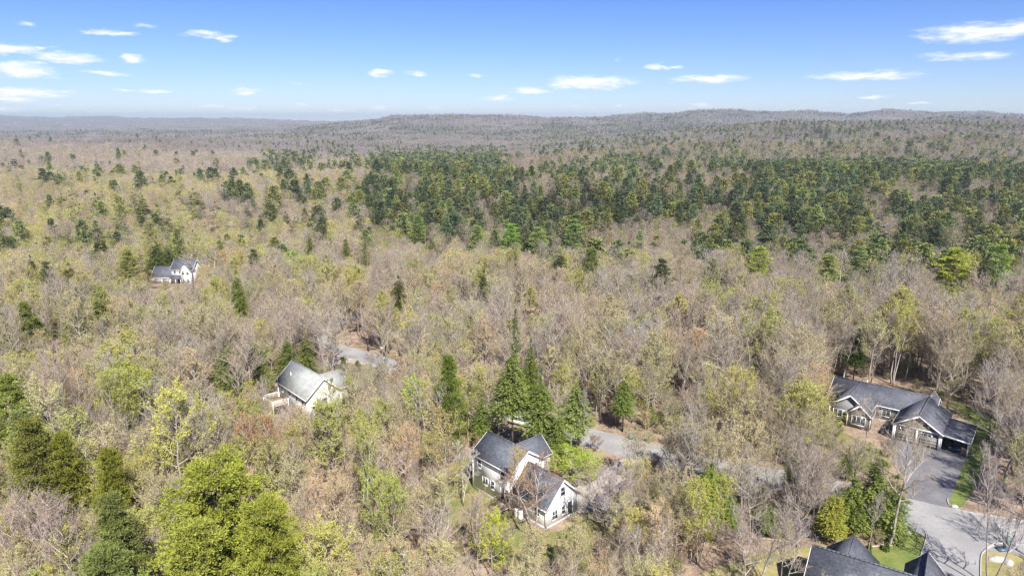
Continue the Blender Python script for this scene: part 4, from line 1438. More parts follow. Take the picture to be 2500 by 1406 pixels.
# parts of the view that stay open in the photograph: (polygon, share of thin bare crowns let through)
OPEN = [
    ([(1148, 1100), (1190, 1045), (1245, 1068), (1268, 1052), (1300, 1095), (1332, 1120), (1340, 1145), (1415, 1200), (1420, 1255), (1340, 1290), (1230, 1250), (1148, 1205)], .25),
    ([(2025, 985), (2045, 915), (2100, 918), (2300, 965), (2392, 1030), (2362, 1118), (2290, 1108), (2170, 1082), (2070, 1035)], .08),
    ([(2240, 1105), (2362, 1118), (2325, 1235), (2500, 1272), (2500, 1335), (2400, 1345), (2392, 1406), (2120, 1406), (2250, 1290), (2225, 1240)], .0),
    ([(1975, 1406), (1990, 1330), (2068, 1305), (2120, 1365), (2235, 1406)], .03),
    ([(2325, 990), (2395, 1010), (2420, 1060), (2385, 1140), (2330, 1240), (2360, 1110), (2390, 1030)], .0),
    ([(658, 935), (722, 868), (800, 915), (825, 950), (750, 972), (690, 985)], .22),
    ([(360, 632), (475, 632), (478, 690), (360, 694)], .03),
    ([(1440, 1045), (1500, 1055), (1545, 1085), (1520, 1105), (1440, 1092)], .05),
    ([(785, 828), (850, 842), (960, 880), (950, 900), (890, 892), (790, 852)], .35),
    ([(790, 783), (845, 778), (840, 800), (800, 805)], .5),
    ([(1240, 1005), (1285, 1010), (1280, 1035), (1240, 1035)], .0),
    ([(515, 545), (600, 545), (600, 556), (515, 556)], .0),
    ([(2125, 890), (2300, 915), (2440, 940), (2440, 990), (2330, 975), (2100, 915)], .2),
    ([(1465, 990), (1570, 1000), (1560, 1060), (1470, 1045)], .2),
    ([(1455, 1225), (1500, 1225), (1500, 1275), (1455, 1270)], .15),
    ([(1260, 1255), (1305, 1255), (1305, 1285), (1260, 1285)], .0),
    ([(1780, 1370), (1990, 1338), (1975, 1406), (1730, 1406)], .25),
    ([(2130, 1300), (2230, 1296), (2235, 1400), (2120, 1360)], .1),
    ([(860, 893), (910, 893), (905, 925), (860, 918)], .1),
    ([(1930, 1270), (2060, 1290), (2040, 1330), (1925, 1325)], .25),
]


def cover_pts(x, y, z0, h, R, low=.35):
    px, p1, d = project(x, y, z0 + h)
    _, p2, _ = project(x, y, z0 + h * low)
    hw = R * F / d
    return px, p1, p2, hw


def hides(x, y, z0, h, R, low=.35):
    px, p1, p2, hw = cover_pts(x, y, z0, h, R, low)
    res = None
    for (poly, share, ymax), bb in zip(OPEN, OPEN_BB):
        if y > ymax:
            continue
        if px + hw < bb[0] or px - hw > bb[1] or p2 < bb[2] or p1 > bb[3]:
            continue
        if any(inside1(px + a * hw * .85, p1 + (p2 - p1) * b, poly, bb) for a in (-1, -.5, 0, .5, 1) for b in (.04, .3, .55, .8, 1.0)):
            res = share if res is None else min(res, share)
    return res


def inside1(px, py, poly, bb):
    if px < bb[0] or px > bb[1] or py < bb[2] or py > bb[3]:
        return False
    c = False
    j = len(poly) - 1
    for i in range(len(poly)):
        xi, yi = poly[i]
        xj, yj = poly[j]
        if (yi > py) != (yj > py) and px < (xj - xi) * (py - yi) / (yj - yi) + xi:
            c = not c
        j = i
    return c


def bbox(poly):
    a = [p[0] for p in poly]
    b = [p[1] for p in poly]
    return min(a), max(a), min(b), max(b)


OPEN_Y = [103, 150, 200, 80, 200, 148, 332, 190, 400, 400, 130, 700, 230, 160, 100, 103, 200, 110, 200, 110]
OPEN = [(a_[0], a_[1], y_) for a_, y_ in zip(OPEN, OPEN_Y)]
OPEN_BB = [bbox(p_[0]) for p_ in OPEN]
KINDS = ['bare_tree', 'budding_tree', 'leafing_tree', 'birch_tree', 'hemlock_tree', 'pine_tree']


def vnoise(x, y, s, k=0.0):
    sn, cs = math.sin, math.cos
    return .5 + .25 * (sn(x / s + k) * cs(y / s * 1.1 - k * 2) + sn((x + y) / s * .61 + 1.7 + k) * cs((x - y) / s * .73 + k)) + .25 * sn(x / s * 2.3 + 3 * cs(y / s * 1.9 + k)) * .7


BELT = [(505, 490), (560, 470), (640, 455), (740, 440), (900, 452), (1000, 436), (1120, 408), (1250, 425), (1340, 440), (1420, 395), (1560, 392), (1600, 400), (1770, 402), (1820, 405), (2000, 392), (2250, 405), (2560, 420), (2560, 705), (2440, 700), (2300, 690), (2180, 650), (2080, 680), (1950, 655), (1840, 640), (1760, 650), (1640, 625), (1540, 640), (1440, 640), (1200, 610), (1000, 585), (850, 552), (700, 562), (500, 545)]
BARE_GAPS = [(1590, 440, 150, 26), (1480, 602, 80, 34), (1640, 600, 90, 30), (1880, 610, 60, 34), (1420, 405, 40, 14), (1800, 470, 70, 30), (1200, 560, 30, 40), (680, 520, 70, 30), (590, 515, 50, 26), (2030, 590, 50, 40),
             (2250, 470, 60, 20), (2420, 450, 60, 20), (2290, 560, 60, 26), (2450, 540, 50, 24), (870, 520, 50, 24), (1310, 460, 50, 16), (1720, 545, 40, 22), (2150, 520, 40, 22)]

BELT_BB = bbox(BELT)


def mix_at(px, py, x, y):
    """shares of the six kinds, from what grows there"""
    n = float(vnoise(x, y, 38, 1.0))
    n2 = float(vnoise(x, y, 75, 4.0))
    if py > 330:
        px += 50 * (float(vnoise(x, y, 55, 6.0)) - .5)
        py += min(70, (py - 280) * .28) * (float(vnoise(x, y, 33, 8.0)) + float(vnoise(x, y, 90, 2.5)) - 1.0)
    if inside1(px, py, BELT, BELT_BB):
        gap = min(((px - a) / c) ** 2 + ((py - b) / d) ** 2 for a, b, c, d in BARE_GAPS)
        if gap < 1.35: return [.72, .1, .06, .02, .06, .05]
        if px > 1850 and py < 540:
            w_ = [.26, .03, .08, .0, .16, .5]
        elif px < 860:
            w_ = [.5, .08, .12, .01, .2, .09]
        elif px > 1780 and py > 540:
            w_ = [.30, .05, .08, .02, .35, .22]
        else:
            w_ = [.07, .01, .03, .01, .72, .16] if n2 < .5 else [.24, .05, .06, .01, .32, .36]
        if n2 > .68: w_ = [w_[0] + .3] + w_[1:]
        return w_
    if 925 < px < 1230 and 352 < py < 425: return [.35, .02, .05, 0, .2, .5]
    if 640 < px < 925 and 362 < py < 402: return [.5, .02, .08, 0, .3, .22]
    if py < 300: return [.80, .02, .02, 0, .18, .02]
    if px > 1300 and 292 < py < 400:
        k = .5 if n > .4 else .14
        return [.45, .1, .2, 0, k, .07]
    if px < 680 and 330 < py < 405: return [.92, .04, .02, 0, .035, .01]
    if py < 345: return [.62, .05, .06, 0, .34 if n > .45 else .1, .08]
    if py < 420: return [.78, .08, .08, 0, .04, .03]
    if px < 930 and py < 520: return [.28, .27, .38, 0, .10 if n > .4 else .04, .02]
    if px < 520 and py < 640: return [.26, .18, .28, 0, .36 if n > .35 else .12, .03]
    if px < 980 and py < 610: return [.36, .2, .26, .01, .16, .03]
    if px < 260 and 640 <= py < 830: return [.4, .18, .16, .03, .24, .02]
    if py < 700: return [.62, .17, .13, .02, .035, .015]
    if py < 900:
        if px > 2300: return [.6, .24, .14, .02, 0, 0]
        return [.68, .17, .08 + .08 * (n > .6), .035, .02, .0]
    if px < 700 and py < 1050: return [.55, .22, .2, .02, .01, 0]
    if px > 1560: return [.52, .36, .09, .02, .02, 0]
    return [.36, .34, .26 if n > .42 else .14, .02, .01, 0]


def tint_for(kind, x, y, px, py, r):
    n = float(vnoise(x, y, 24, 2.0))
    j = r.uniform(.85, 1.15)
    if kind == 'bare_tree':
        base = [(.50, .42, .30), (.52, .405, .305), (.50, .45, .35), (.42, .355, .265), (.54, .45, .28)]
        k = r.choice(len(base), p=[.32, .26, .16, .16, .10] if n < .55 else [.18, .42, .1, .15, .15])
        c = base[k]
        if 560 < px < 700 and 990 < py < 1110 and r.rand() < .5: c = (.46, .25, .14)
    elif kind == 'budding_tree':
        base = [(.54, .47, .25), (.56, .44, .26), (.50, .47, .23), (.58, .41, .24)]
        c = base[r.choice(4, p=[.42, .22, .28, .08])]
    elif kind == 'leafing_tree':
        base = [(.45, .435, .125), (.50, .45, .15), (.38, .39, .12), (.47, .43, .20)]
        c = base[r.choice(4, p=[.4, .25, .2, .15])]
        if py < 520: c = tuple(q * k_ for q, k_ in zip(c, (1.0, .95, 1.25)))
    elif kind == 'birch_tree':
        c = [(.44, .42, .16), (.42, .36, .28)][r.randint(2)]
    elif kind == 'hemlock_tree':
        olive = px < 980 and py > 480
        c = (.15, .16, .04) if olive else ((.078, .09, .036) if r.rand() < .7 else (.105, .125, .04))
        if py > 700: c = (.13, .16, .04)
    else:
        c = (.135, .165, .07) if r.rand() < .6 else (.22, .24, .075)
    if kind in ('hemlock_tree', 'pine_tree'):
        j = r.uniform(.62, 1.3)
        if kind == 'hemlock_tree':
            j *= .62 if (y > 300 and px > 520) else .95
        q_ = r.uniform(-.12, .12)
        c = (c[0] * (1 + q_), c[1], c[2] * (1 - q_))
    else:
        f = 1 - .16 * min(1, max(0, (y - 150) / 200)) * (px > 900 or y < 300)
        g_ = .14 if kind == 'bare_tree' else .04
        m_ = (c[0] + c[1] + c[2]) / 3
        c = tuple((q * (1 - g_) + m_ * g_) * f for q in c)
    return [float(q * j) for q in c]


TREES = []


def add_tree(kind, lod, x, y, h, Rk=1.0, tint=None, fi=None, label=None, r=rs, form_kind=None, z0=None, group=None, cat=None):
    fk = form_kind or kind
    if (fk, lod) not in FORMS:
        lod = MID
    forms = FORMS[(fk, lod)]
    fi = r.randint(len(forms)) if fi is None else fi % len(forms)
    fm = forms[fi]
    z0 = float(T(x, y)) if z0 is None else z0
    sz = h / fm['H']
    sx = Rk * sz
    px, py, d = project(x, y, z0 + h * .75)
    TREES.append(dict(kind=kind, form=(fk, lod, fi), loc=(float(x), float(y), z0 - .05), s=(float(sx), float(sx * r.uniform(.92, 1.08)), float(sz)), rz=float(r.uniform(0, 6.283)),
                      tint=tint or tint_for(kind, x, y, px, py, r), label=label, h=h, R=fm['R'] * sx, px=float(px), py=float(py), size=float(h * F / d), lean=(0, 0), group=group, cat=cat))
    return TREES[-1]


# ---- the trees one can pick out in the photograph: apex px, apex py, base py, crown width px
def hero(kind, ax, ay, by, wpx, label, form_kind=None, fi=None, tint=None, lod=NEAR):
    x, y, z0 = gT(ax, by)
    ty = y
    # height whose top projects to ay
    a = math.atan((ay - 703) / F) + PITCH
    h = (H - math.tan(a) * ty) - z0
    _, _, d = project(x, ty, z0 + h * .6)
    x = (ax - 1250) / F * project(x, ty, z0 + h)[2]
    R = wpx / 2 * d / F
    fk = form_kind or kind
    fm = FORMS[(fk, lod)][(fi or 0) % len(FORMS[(fk, lod)])]
    return add_tree(kind, lod, x, ty, h, (R / fm['R']) / (h / fm['H']), tint, fi or 0, label, form_kind=form_kind)


YG = [.27, .33, .05]
HEROES = [
    ('pine_tree', 520, 1128, 1560, 330, 'huge bright yellow-green pine filling the lower left, broadest crown', 'big_pine', 0, [.235, .30, .045]),
    ('pine_tree', 470, 1268, 1700, 300, 'yellow-green pine in front of the huge one at the bottom left', 'big_pine', 1, [.23, .29, .05]),
    ('pine_tree', 645, 1215, 1640, 200, 'yellow-green pine at the right shoulder of the huge lower left pine', 'big_pine', 2, [.235, .295, .045]),
    ('pine_tree', 268, 1205, 1620, 190, 'blue-green pine left of the huge lower left pine', 'big_pine', 3, [.16, .21, .055]),
    ('pine_tree', 250, 1330, 1760, 240, 'blue-green pine cut by the bottom edge at the lower left', 'big_pine', 1, [.15, .21, .055]),
    ('pine_tree', 15, 915, 1180, 150, 'light green pine on the left edge above the round hemlock', 'big_pine', 3, [.22, .30, .06]),
    ('pine_tree', 40, 1000, 1290, 120, 'pale green pine on the left edge just over the round hemlock', 'pine_tree', 1, [.20, .27, .08]),
    ('hemlock_tree', 72, 1028, 1330, 185, 'broad round dark green hemlock at the left edge', 'round_hemlock', 0, [.16, .19, .04]),
    ('hemlock_tree', 145, 1058, 1320, 130, 'round hemlock growing against the right of the broad one at the left edge', 'round_hemlock', 1, [.17, .21, .03]),
    ('hemlock_tree', 262, 1094, 1350, 118, 'lone round hemlock between the left edge and the huge pine', 'round_hemlock', 2, [.18, .22, .03]),
    ('hemlock_tree', 700, 1345, 1640, 90, 'small dark green hemlock at the right foot of the huge pine', 'round_hemlock', 0, [.15, .20, .03]),
    ('hemlock_tree', 575, 662, 800, 62, 'lone dense dark hemlock right of the distant white house', 'hemlock_tree', 0, [.11, .16, .025]),
    ('hemlock_tree', 585, 690, 815, 48, 'shorter hemlock hugging the lone dense one right of the distant white house', 'hemlock_tree', 2, [.12, .17, .03]),
    ('hemlock_tree', 185, 702, 850, 70, 'dark hemlock, left of the pair at middle left', 'hemlock_tree', 1, [.12, .165, .035]),
    ('hemlock_tree', 235, 718, 860, 66, 'dark hemlock, right of the pair at middle left', 'hemlock_tree', 3, [.12, .165, .035]),
    ('hemlock_tree', 160, 768, 880, 48, 'small hemlock below the pair at middle left', 'hemlock_tree', 2, [.14, .19, .035]),
    ('hemlock_tree', 55, 738, 890, 85, 'wide yellowish hemlock beside the birches on the left edge', 'round_hemlock', 1, [.17, .22, .045]),
    ('hemlock_tree', 8, 770, 900, 60, 'hemlock cut by the left edge beside the birches', 'hemlock_tree', 1, [.13, .18, .035]),
    ('hemlock_tree', 378, 588, 672, 56, 'dark spruce-like hemlock behind the left end of the distant white house', 'hemlock_tree', 0, [.09, .13, .03]),
    ('hemlock_tree', 408, 598, 670, 46, 'dark hemlock directly behind the distant white house roof', 'hemlock_tree', 2, [.09, .13, .03]),
    ('pine_tree', 308, 608, 715, 76, 'light olive pine left of the distant white house', 'pine_tree', 0, [.2, .24, .06]),
    ('hemlock_tree', 535, 575, 680, 50, 'olive hemlock standing over the yellow tree right of the distant white house', 'hemlock_tree', 1, [.14, .18, .03]),
    ('hemlock_tree', 1096, 868, 1115, 104, 'tall dense hemlock above and left of the white house', 'round_hemlock', 1, [.14, .21, .035]),
    ('hemlock_tree', 1250, 842, 1105, 100, 'tallest hemlock in front of the parked white car', 'hemlock_tree', 4, [.14, .20, .045]),
    ('hemlock_tree', 1296, 826, 1010, 60, 'dark hemlock behind the tallest one near the parked white car', 'hemlock_tree', 1, [.11, .16, .03]),
    ('hemlock_tree', 1322, 918, 1125, 100, 'bushy hemlock casting shade behind the white house, left of two', 'hemlock_tree', 4, [.13, .19, .04]),
    ('hemlock_tree', 1410, 925, 1125, 90, 'light green hemlock with bare poles before it, right of the bushy two', 'hemlock_tree', 4, [.17, .24, .06]),
    ('hemlock_tree', 1365, 1000, 1150, 70, 'short hemlock between the bushy two behind the white house', 'hemlock_tree', 0, [.13, .19, .04]),
    ('hemlock_tree', 1175, 960, 1100, 60, 'small hemlock among bare stems right of the tall dense hemlock', 'hemlock_tree', 1, [.12, .18, .04]),
    ('hemlock_tree', 1525, 922, 1055, 66, 'hemlock above the road bend, standing alone over leaf litter', 'hemlock_tree', 4, [.12, .18, .04]),
    ('hemlock_tree', 1258, 728, 930, 32, 'thin ragged spruce-like hemlock rising in the bare wood at the centre', 'hemlock_tree', 1, [.11, .15, .06]),
    ('hemlock_tree', 745, 815, 925, 66, 'dark hemlock behind the grey roofed house, right of two', 'hemlock_tree', 0, [.11, .155, .03]),
    ('hemlock_tree', 700, 822, 930, 60, 'dark hemlock behind the grey roofed house, left of two', 'hemlock_tree', 3, [.11, .15, .035]),
    ('pine_tree', 615, 838, 960, 100, 'broad bright pine left of the grey roofed house', 'pine_tree', 0, [.18, .25, .05]),
    ('hemlock_tree', 555, 835, 985, 90, 'shady hemlock group edge left of the broad bright pine', 'hemlock_tree', 3, [.12, .165, .045]),
    ('hemlock_tree', 838, 872, 905, 26, 'small round evergreen on the lawn behind the grey roofed house, left one', 'round_hemlock', 0, [.12, .18, .035]),
    ('hemlock_tree', 872, 880, 908, 26, 'small round evergreen on the lawn behind the grey roofed house, right one', 'round_hemlock', 1, [.12, .18, .035]),
    ('hemlock_tree', 920, 895, 975, 40, 'small pointed hemlock right of the small green lawn', 'hemlock_tree', 0, [.12, .17, .045]),
    ('hemlock_tree', 1740, 1130, 1290, 110, 'full green hemlock beside a yellow budding tree in the lower right wood', 'hemlock_tree', 3, [.14, .21, .04]),
    ('hemlock_tree', 1790, 1195, 1310, 60, 'smaller hemlock on the right of the full green one in the lower right wood', 'hemlock_tree', 1, [.13, .20, .04]),
    ('hemlock_tree', 2040, 1195, 1325, 80, 'left front hemlock of the clump above the dark roof, yellowish', 'hemlock_tree', 3, [.20, .24, .04]),
    ('hemlock_tree', 2090, 1150, 1310, 90, 'middle front hemlock of the clump above the dark roof', 'hemlock_tree', 1, [.14, .20, .04]),
    ('hemlock_tree', 2150, 1100, 1305, 100, 'tall hemlock of the clump left of the carport driveway', 'hemlock_tree', 3, [.14, .20, .045]),
    ('hemlock_tree', 2192, 1160, 1315, 90, 'right-hand hemlock overhanging the driveway junction', 'hemlock_tree', 2, [.15, .22, .05]),
    ('hemlock_tree', 1945, 1070, 1230, 60, 'slim hemlock left of the ranch house front lawn', 'hemlock_tree', 0, [.13, .18, .045]),
    ('hemlock_tree', 1885, 1225, 1310, 60, 'low hemlock in leaf litter left of the three dark trunks', 'hemlock_tree', 3, [.13, .19, .04]),
    ('pine_tree', 1248, 545, 640, 66, 'bright green pine at the front edge of the conifer belt, centre', 'pine_tree', 0, [.16, .30, .045]),
    ('pine_tree', 1165, 550, 640, 60, 'light pine at the front edge of the conifer belt left of the bright one', 'pine_tree', 1, [.17, .25, .06]),
    ('pine_tree', 1315, 555, 645, 76, 'light pine at the front edge of the conifer belt right of the bright one', 'pine_tree', 2, [.17, .25, .06]),
    ('pine_tree', 1402, 535, 640, 64, 'tall pale pine at the front edge of the belt, third right of the bright one', 'pine_tree', 0, [.15, .24, .06]),
    ('pine_tree', 1020, 525, 618, 60, 'pine with open tiers at the left front of the dark belt', 'pine_tree', 1, [.14, .21, .05]),
    ('pine_tree', 1742, 630, 722, 60, 'squat dark green pine in front of the conifer belt', 'pine_tree', 2, [.12, .20, .035]),
    ('pine_tree', 1857, 602, 700, 78, 'bright yellow-green pine in front of the belt, right of the squat one', 'pine_tree', 0, [.22, .30, .05]),
    ('pine_tree', 2025, 620, 715, 90, 'wide flat tiered pine before the belt at right', 'pine_tree', 1, [.2, .26, .08]),
    ('pine_tree', 2103, 600, 690, 55, 'slim pale tiered pine before the belt at right', 'pine_tree', 0, [.17, .25, .08]),
    ('hemlock_tree', 2195, 645, 720, 48, 'pointed hemlock between the tiered pines and the right pair', 'hemlock_tree', 1, [.13, .18, .035]),
    ('hemlock_tree', 2155, 640, 718, 50, 'olive hemlock just left of the pointed one before the belt', 'hemlock_tree', 0, [.15, .19, .035]),
    ('pine_tree', 2335, 605, 745, 118, 'big yellow-green pine, left of the pair at right', 'pine_tree', 2, [.24, .31, .045]),
    ('pine_tree', 2447, 595, 760, 100, 'big green pine, right of the pair at right', 'pine_tree', 0, [.17, .27, .055]),
    ('hemlock_tree', 2290, 520, 640, 70, 'very dark round conifer behind the big pine pair', 'hemlock_tree', 2, [.06, .10, .035]),
    ('hemlock_tree', 755, 570, 650, 34, 'pointed hemlock in the yellow wood left of the belt', 'hemlock_tree', 0, [.13, .17, .03]),
    ('hemlock_tree', 890, 582, 680, 34, 'narrow hemlock left of the front pines, right of a pair', 'hemlock_tree', 1, [.13, .17, .04]),
    ('hemlock_tree', 843, 572, 660, 34, 'narrow hemlock left of the front pines, left of a pair', 'hemlock_tree', 0, [.13, .17, .04]),
    ('hemlock_tree', 1055, 580, 660, 40, 'small hemlock standing out before the belt', 'hemlock_tree', 2, [.12, .16, .035]),
    ('hemlock_tree', 1657, 630, 690, 26, 'tiny pointed hemlock before the belt', 'hemlock_tree', 0, [.12, .18, .035]),
    ('hemlock_tree', 103, 420, 465, 22, 'pointed dark conifer on the pale upper left hillside', 'hemlock_tree', 0, [.08, .12, .03], MID),
    ('pine_tree', 115, 370, 412, 26, 'lone bushy pine high on the upper left hillside', 'pine_tree', 0, [.08, .14, .04], MID),
    ('pine_tree', 287, 362, 410, 22, 'lone flat-topped pine on the smooth brown hillside', 'pine_tree', 1, [.09, .15, .04], MID),
    ('birch_tree', 1852, 752, 960, 62, 'yellow-leafed birch with white stem in the right centre', 'birch_tree', 1, [.46, .46, .15]),
    ('birch_tree', 2210, 728, 945, 52, 'yellow-topped birch with bright white trunk above the ranch house', 'birch_tree', 1, [.46, .44, .11]),
    ('birch_tree', 1672, 835, 1000, 46, 'bare white-stemmed birch in the reddish wood', 'birch_tree', 0, [.42, .36, .28]),
    ('birch_tree', 1128, 1085, 1235, 70, 'spreading bare white tree at the left corner of the white house', 'birch_tree', 0, [.62, .58, .52]),
    ('birch_tree', 878, 1010, 1290, 66, 'pale stemmed birch with yellow-green haze left of the white house', 'birch_tree', 1, [.42, .42, .13]),
    ('birch_tree', 15, 745, 890, 50, 'white-stemmed birch on the left edge', 'birch_tree', 0, [.5, .46, .4]),
    ('birch_tree', 2075, 790, 935, 48, 'leaning pale birch left of the yellow-topped one', 'birch_tree', 0, [.42, .36, .30]),
    ('birch_tree', 500, 610, 700, 66, 'spreading pale tree right of the distant white house', 'birch_tree', 0, [.46, .42, .34]),
    ('bare_tree', 1560, 775, 985, 120, 'pale grey vase-shaped bare tree in the middle of the wood', 'bare_tree', 4, [.50, .46, .42]),
    ('bare_tree', 1310, 1130, 1320, 150, 'orange-budded bare tree standing before the garage roof', 'bare_tree', 6, [.42, .28, .17]),
    ('leafing_tree', 420, 952, 1230, 120, 'brightest yellow leafing tree at the left centre', 'leafing_tree', 0, [.56, .54, .15]),
    ('leafing_tree', 330, 885, 1080, 130, 'soft yellow-green leafing tree above the brightest one', 'leafing_tree', 3, [.42, .45, .10]),
    ('leafing_tree', 262, 905, 1110, 110, 'yellow-green tree left of the soft one at left centre', 'leafing_tree', 1, [.40, .42, .11]),
    ('leafing_tree', 718, 612, 720, 44, 'round lime green tree in the bare wood right of the lone hemlock', 'leafing_tree', 0, [.40, .50, .12]),
    ('leafing_tree', 1008, 925, 1110, 76, 'lime tree left of the tall dense hemlock', 'leafing_tree', 4, [.44, .52, .10]),
    ('leafing_tree', 1203, 1252, 1420, 70, 'lemon yellow bush-like tree at the foot of the deck', 'leafing_tree', 0, [.52, .56, .07]),
    ('leafing_tree', 935, 1145, 1400, 110, 'yellow-green tree left of the garden table', 'leafing_tree', 3, [.38, .42, .10]),
    ('leafing_tree', 1345, 770, 905, 66, 'pale lime tree in the bare wood at the centre', 'leafing_tree', 1, [.40, .44, .15]),
    ('leafing_tree', 1292, 705, 800, 50, 'small yellow tree in the bare wood above the pale lime one', 'leafing_tree', 2, [.46, .44, .16]),
    ('leafing_tree', 1474, 655, 730, 32, 'tiny round lime tree near the centre', 'leafing_tree', 0, [.42, .5, .16]),
    ('leafing_tree', 1720, 1160, 1380, 110, 'yellow budding tree before the full green hemlock', 'leafing_tree', 3, [.44, .44, .10]),
    ('leafing_tree', 1410, 1092, 1190, 120, 'bright low yellow-green tree behind the garage roof', 'leafing_tree', 1, [.38, .46, .07]),
    ('leafing_tree', 1345, 1108, 1185, 80, 'low yellow-green tree against the rear gable of the white house', 'leafing_tree', 2, [.38, .42, .09]),
    ('leafing_tree', 2380, 795, 960, 120, 'tall pale green leafing tree at the right above the ranch house', 'leafing_tree', 1, [.42, .42, .15]),
    ('leafing_tree', 620, 1060, 1270, 110, 'pale yellow-green tree beside the orange maple', 'leafing_tree', 3, [.38, .38, .14]),
    ('leafing_tree', 800, 985, 1190, 120, 'yellow-green tree below the cream gable', 'leafing_tree', 0, [.40, .42, .12]),
    ('leafing_tree', 745, 630, 735, 60, 'pale lime tree right of the round lime tree', 'leafing_tree', 3, [.40, .42, .17]),
    ('leafing_tree', 486, 580, 680, 70, 'pale yellow-green tree at the right end of the distant white house', 'leafing_tree', 1, [.46, .45, .18]),
    ('budding_tree', 628, 1005, 1240, 105, 'rusty orange maple left of the grey roofed house', 'budding_tree', 3, [.48, .27, .14]),
    ('budding_tree', 1090, 1000, 1260, 120, 'golden tan budding tree below the tall dense hemlock', 'budding_tree', 0, [.46, .37, .17]),
    ('budding_tree', 1265, 1095, 1290, 50, 'slim orange budding tree in front of the white house wall', 'budding_tree', 4, [.52, .40, .13]),
    ('bare_tree', 690, 985, 1110, 90, 'pale pinkish bare tree before the raised deck', 'bare_tree', 1, [.46, .38, .36]),
    ('bare_tree', 2480, 1090, 1440, 150, 'tall bare tree with dark trunk at the right edge by the road', 'bare_tree', 3, [.38, .33, .28]),
    ('bare_tree', 2452, 880, 1095, 110, 'pale bare tree right of the carport', 'bare_tree', 4, [.46, .40, .35]),
    ('bare_tree', 2490, 970, 1190, 120, 'bare pale-limbed tree on the right edge above the road', 'bare_tree', 3, [.45, .39, .33]),
    ('bare_tree', 1975, 1050, 1338, 110, 'bare tree with three dark trunks above the dark roof', 'bare_tree', 4, [.36, .30, .26]),
    ('bare_tree', 1855, 1225, 1470, 150, 'pale spreading bare tree over the tan lawn, left', 'bare_tree', 3, [.42, .35, .29]),
    ('bare_tree', 1930, 1240, 1480, 120, 'pale spreading bare tree over the tan lawn, right', 'bare_tree', 6, [.44, .38, .33]),
    ('bare_tree', 2140, 1200, 1352, 40, 'slim bare pole tree at the lawn edge, left of two', 'bare_tree', 5, [.42, .36, .31]),
    ('bare_tree', 2212, 1022, 1340, 125, 'bare tree leaning over the driveway junction', 'bare_tree', 2, [.44, .37, .27]),
    ('bare_tree', 1395, 960, 1120, 30, 'thin pale pole tree before the light green hemlock', 'bare_tree', 5, [.45, .40, .35]),
    ('bare_tree', 1425, 950, 1135, 30, 'thin pale pole tree right of the light green hemlock trunk', 'bare_tree', 2, [.45, .40, .35]),
    ('bare_tree', 1490, 1130, 1315, 150, 'mauve-grey bare tree over the gravel drive by the garden shed', 'bare_tree', 4, [.46, .39, .37]),
    ('bare_tree', 70, 1190, 1480, 190, 'large pale bare tree at the lower left corner', 'bare_tree', 4, [.42, .34, .30]),
    ('bare_tree', 150, 1250, 1560, 190, 'pinkish bare tree right of the large one in the lower left corner', 'bare_tree', 1, [.44, .33, .28]),
]
def form_kind_ok(fk):
    return fk == 'hemlock_tree'


for h_ in HEROES:
    kind, ax, ay, by, wpx, lb, fk, fi, tn = h_[:9]
    if kind in ('pine_tree', 'hemlock_tree'):
        kk = 1.35 if (kind == 'pine_tree' and ay < 760) else 1.22 if ay < 1250 and form_kind_ok(fk) else 1.0
        tn = [tn[0] * 1.06 * kk, tn[1] * .90 * kk, tn[2] * kk]
    hero(kind, ax, ay, by, wpx, lb, fk, fi, tn, h_[9] if len(h_) > 9 else NEAR)
for t in TREES:
    if t['kind'] in ('pine_tree', 'hemlock_tree') or 'yellow' in t['label'] or 'birch' in t['label']:
        x_, y_, z_ = t['loc']
        qx, q1, _ = project(x_, y_, z_ + t['h'])
        _, q2, dq = project(x_, y_, z_ + t['h'] * .35)
        hw_ = t['R'] * F / dq
        if hw_ > 9:
            OPEN.append(([(qx, q1), (qx + hw_ * .8, q1 * .35 + q2 * .65), (qx + hw_ * .7, q2), (qx - hw_ * .7, q2), (qx - hw_ * .8, q1 * .35 + q2 * .65)], .12, y_ - .5))
            OPEN_BB.append(bbox(OPEN[-1][0]))
HX = np.array([(t['loc'][0], t['loc'][1], t['R'], t['kind'] in ('pine_tree', 'hemlock_tree')) for t in TREES])


# ---- the rest of the wood
def scatter(y0, y1, cell, smax=.80):
    out = []
    for yy in np.arange(y0, y1, cell):
        n = int(2 * smax * (yy + 14) / cell)
        x_ = (np.arange(n) - n / 2 + .5) * cell + rs.uniform(-.48, .48, n) * cell
        out.append(np.stack([x_, yy + rs.uniform(-.48, .48, n) * cell], 1))
    return np.concatenate(out)


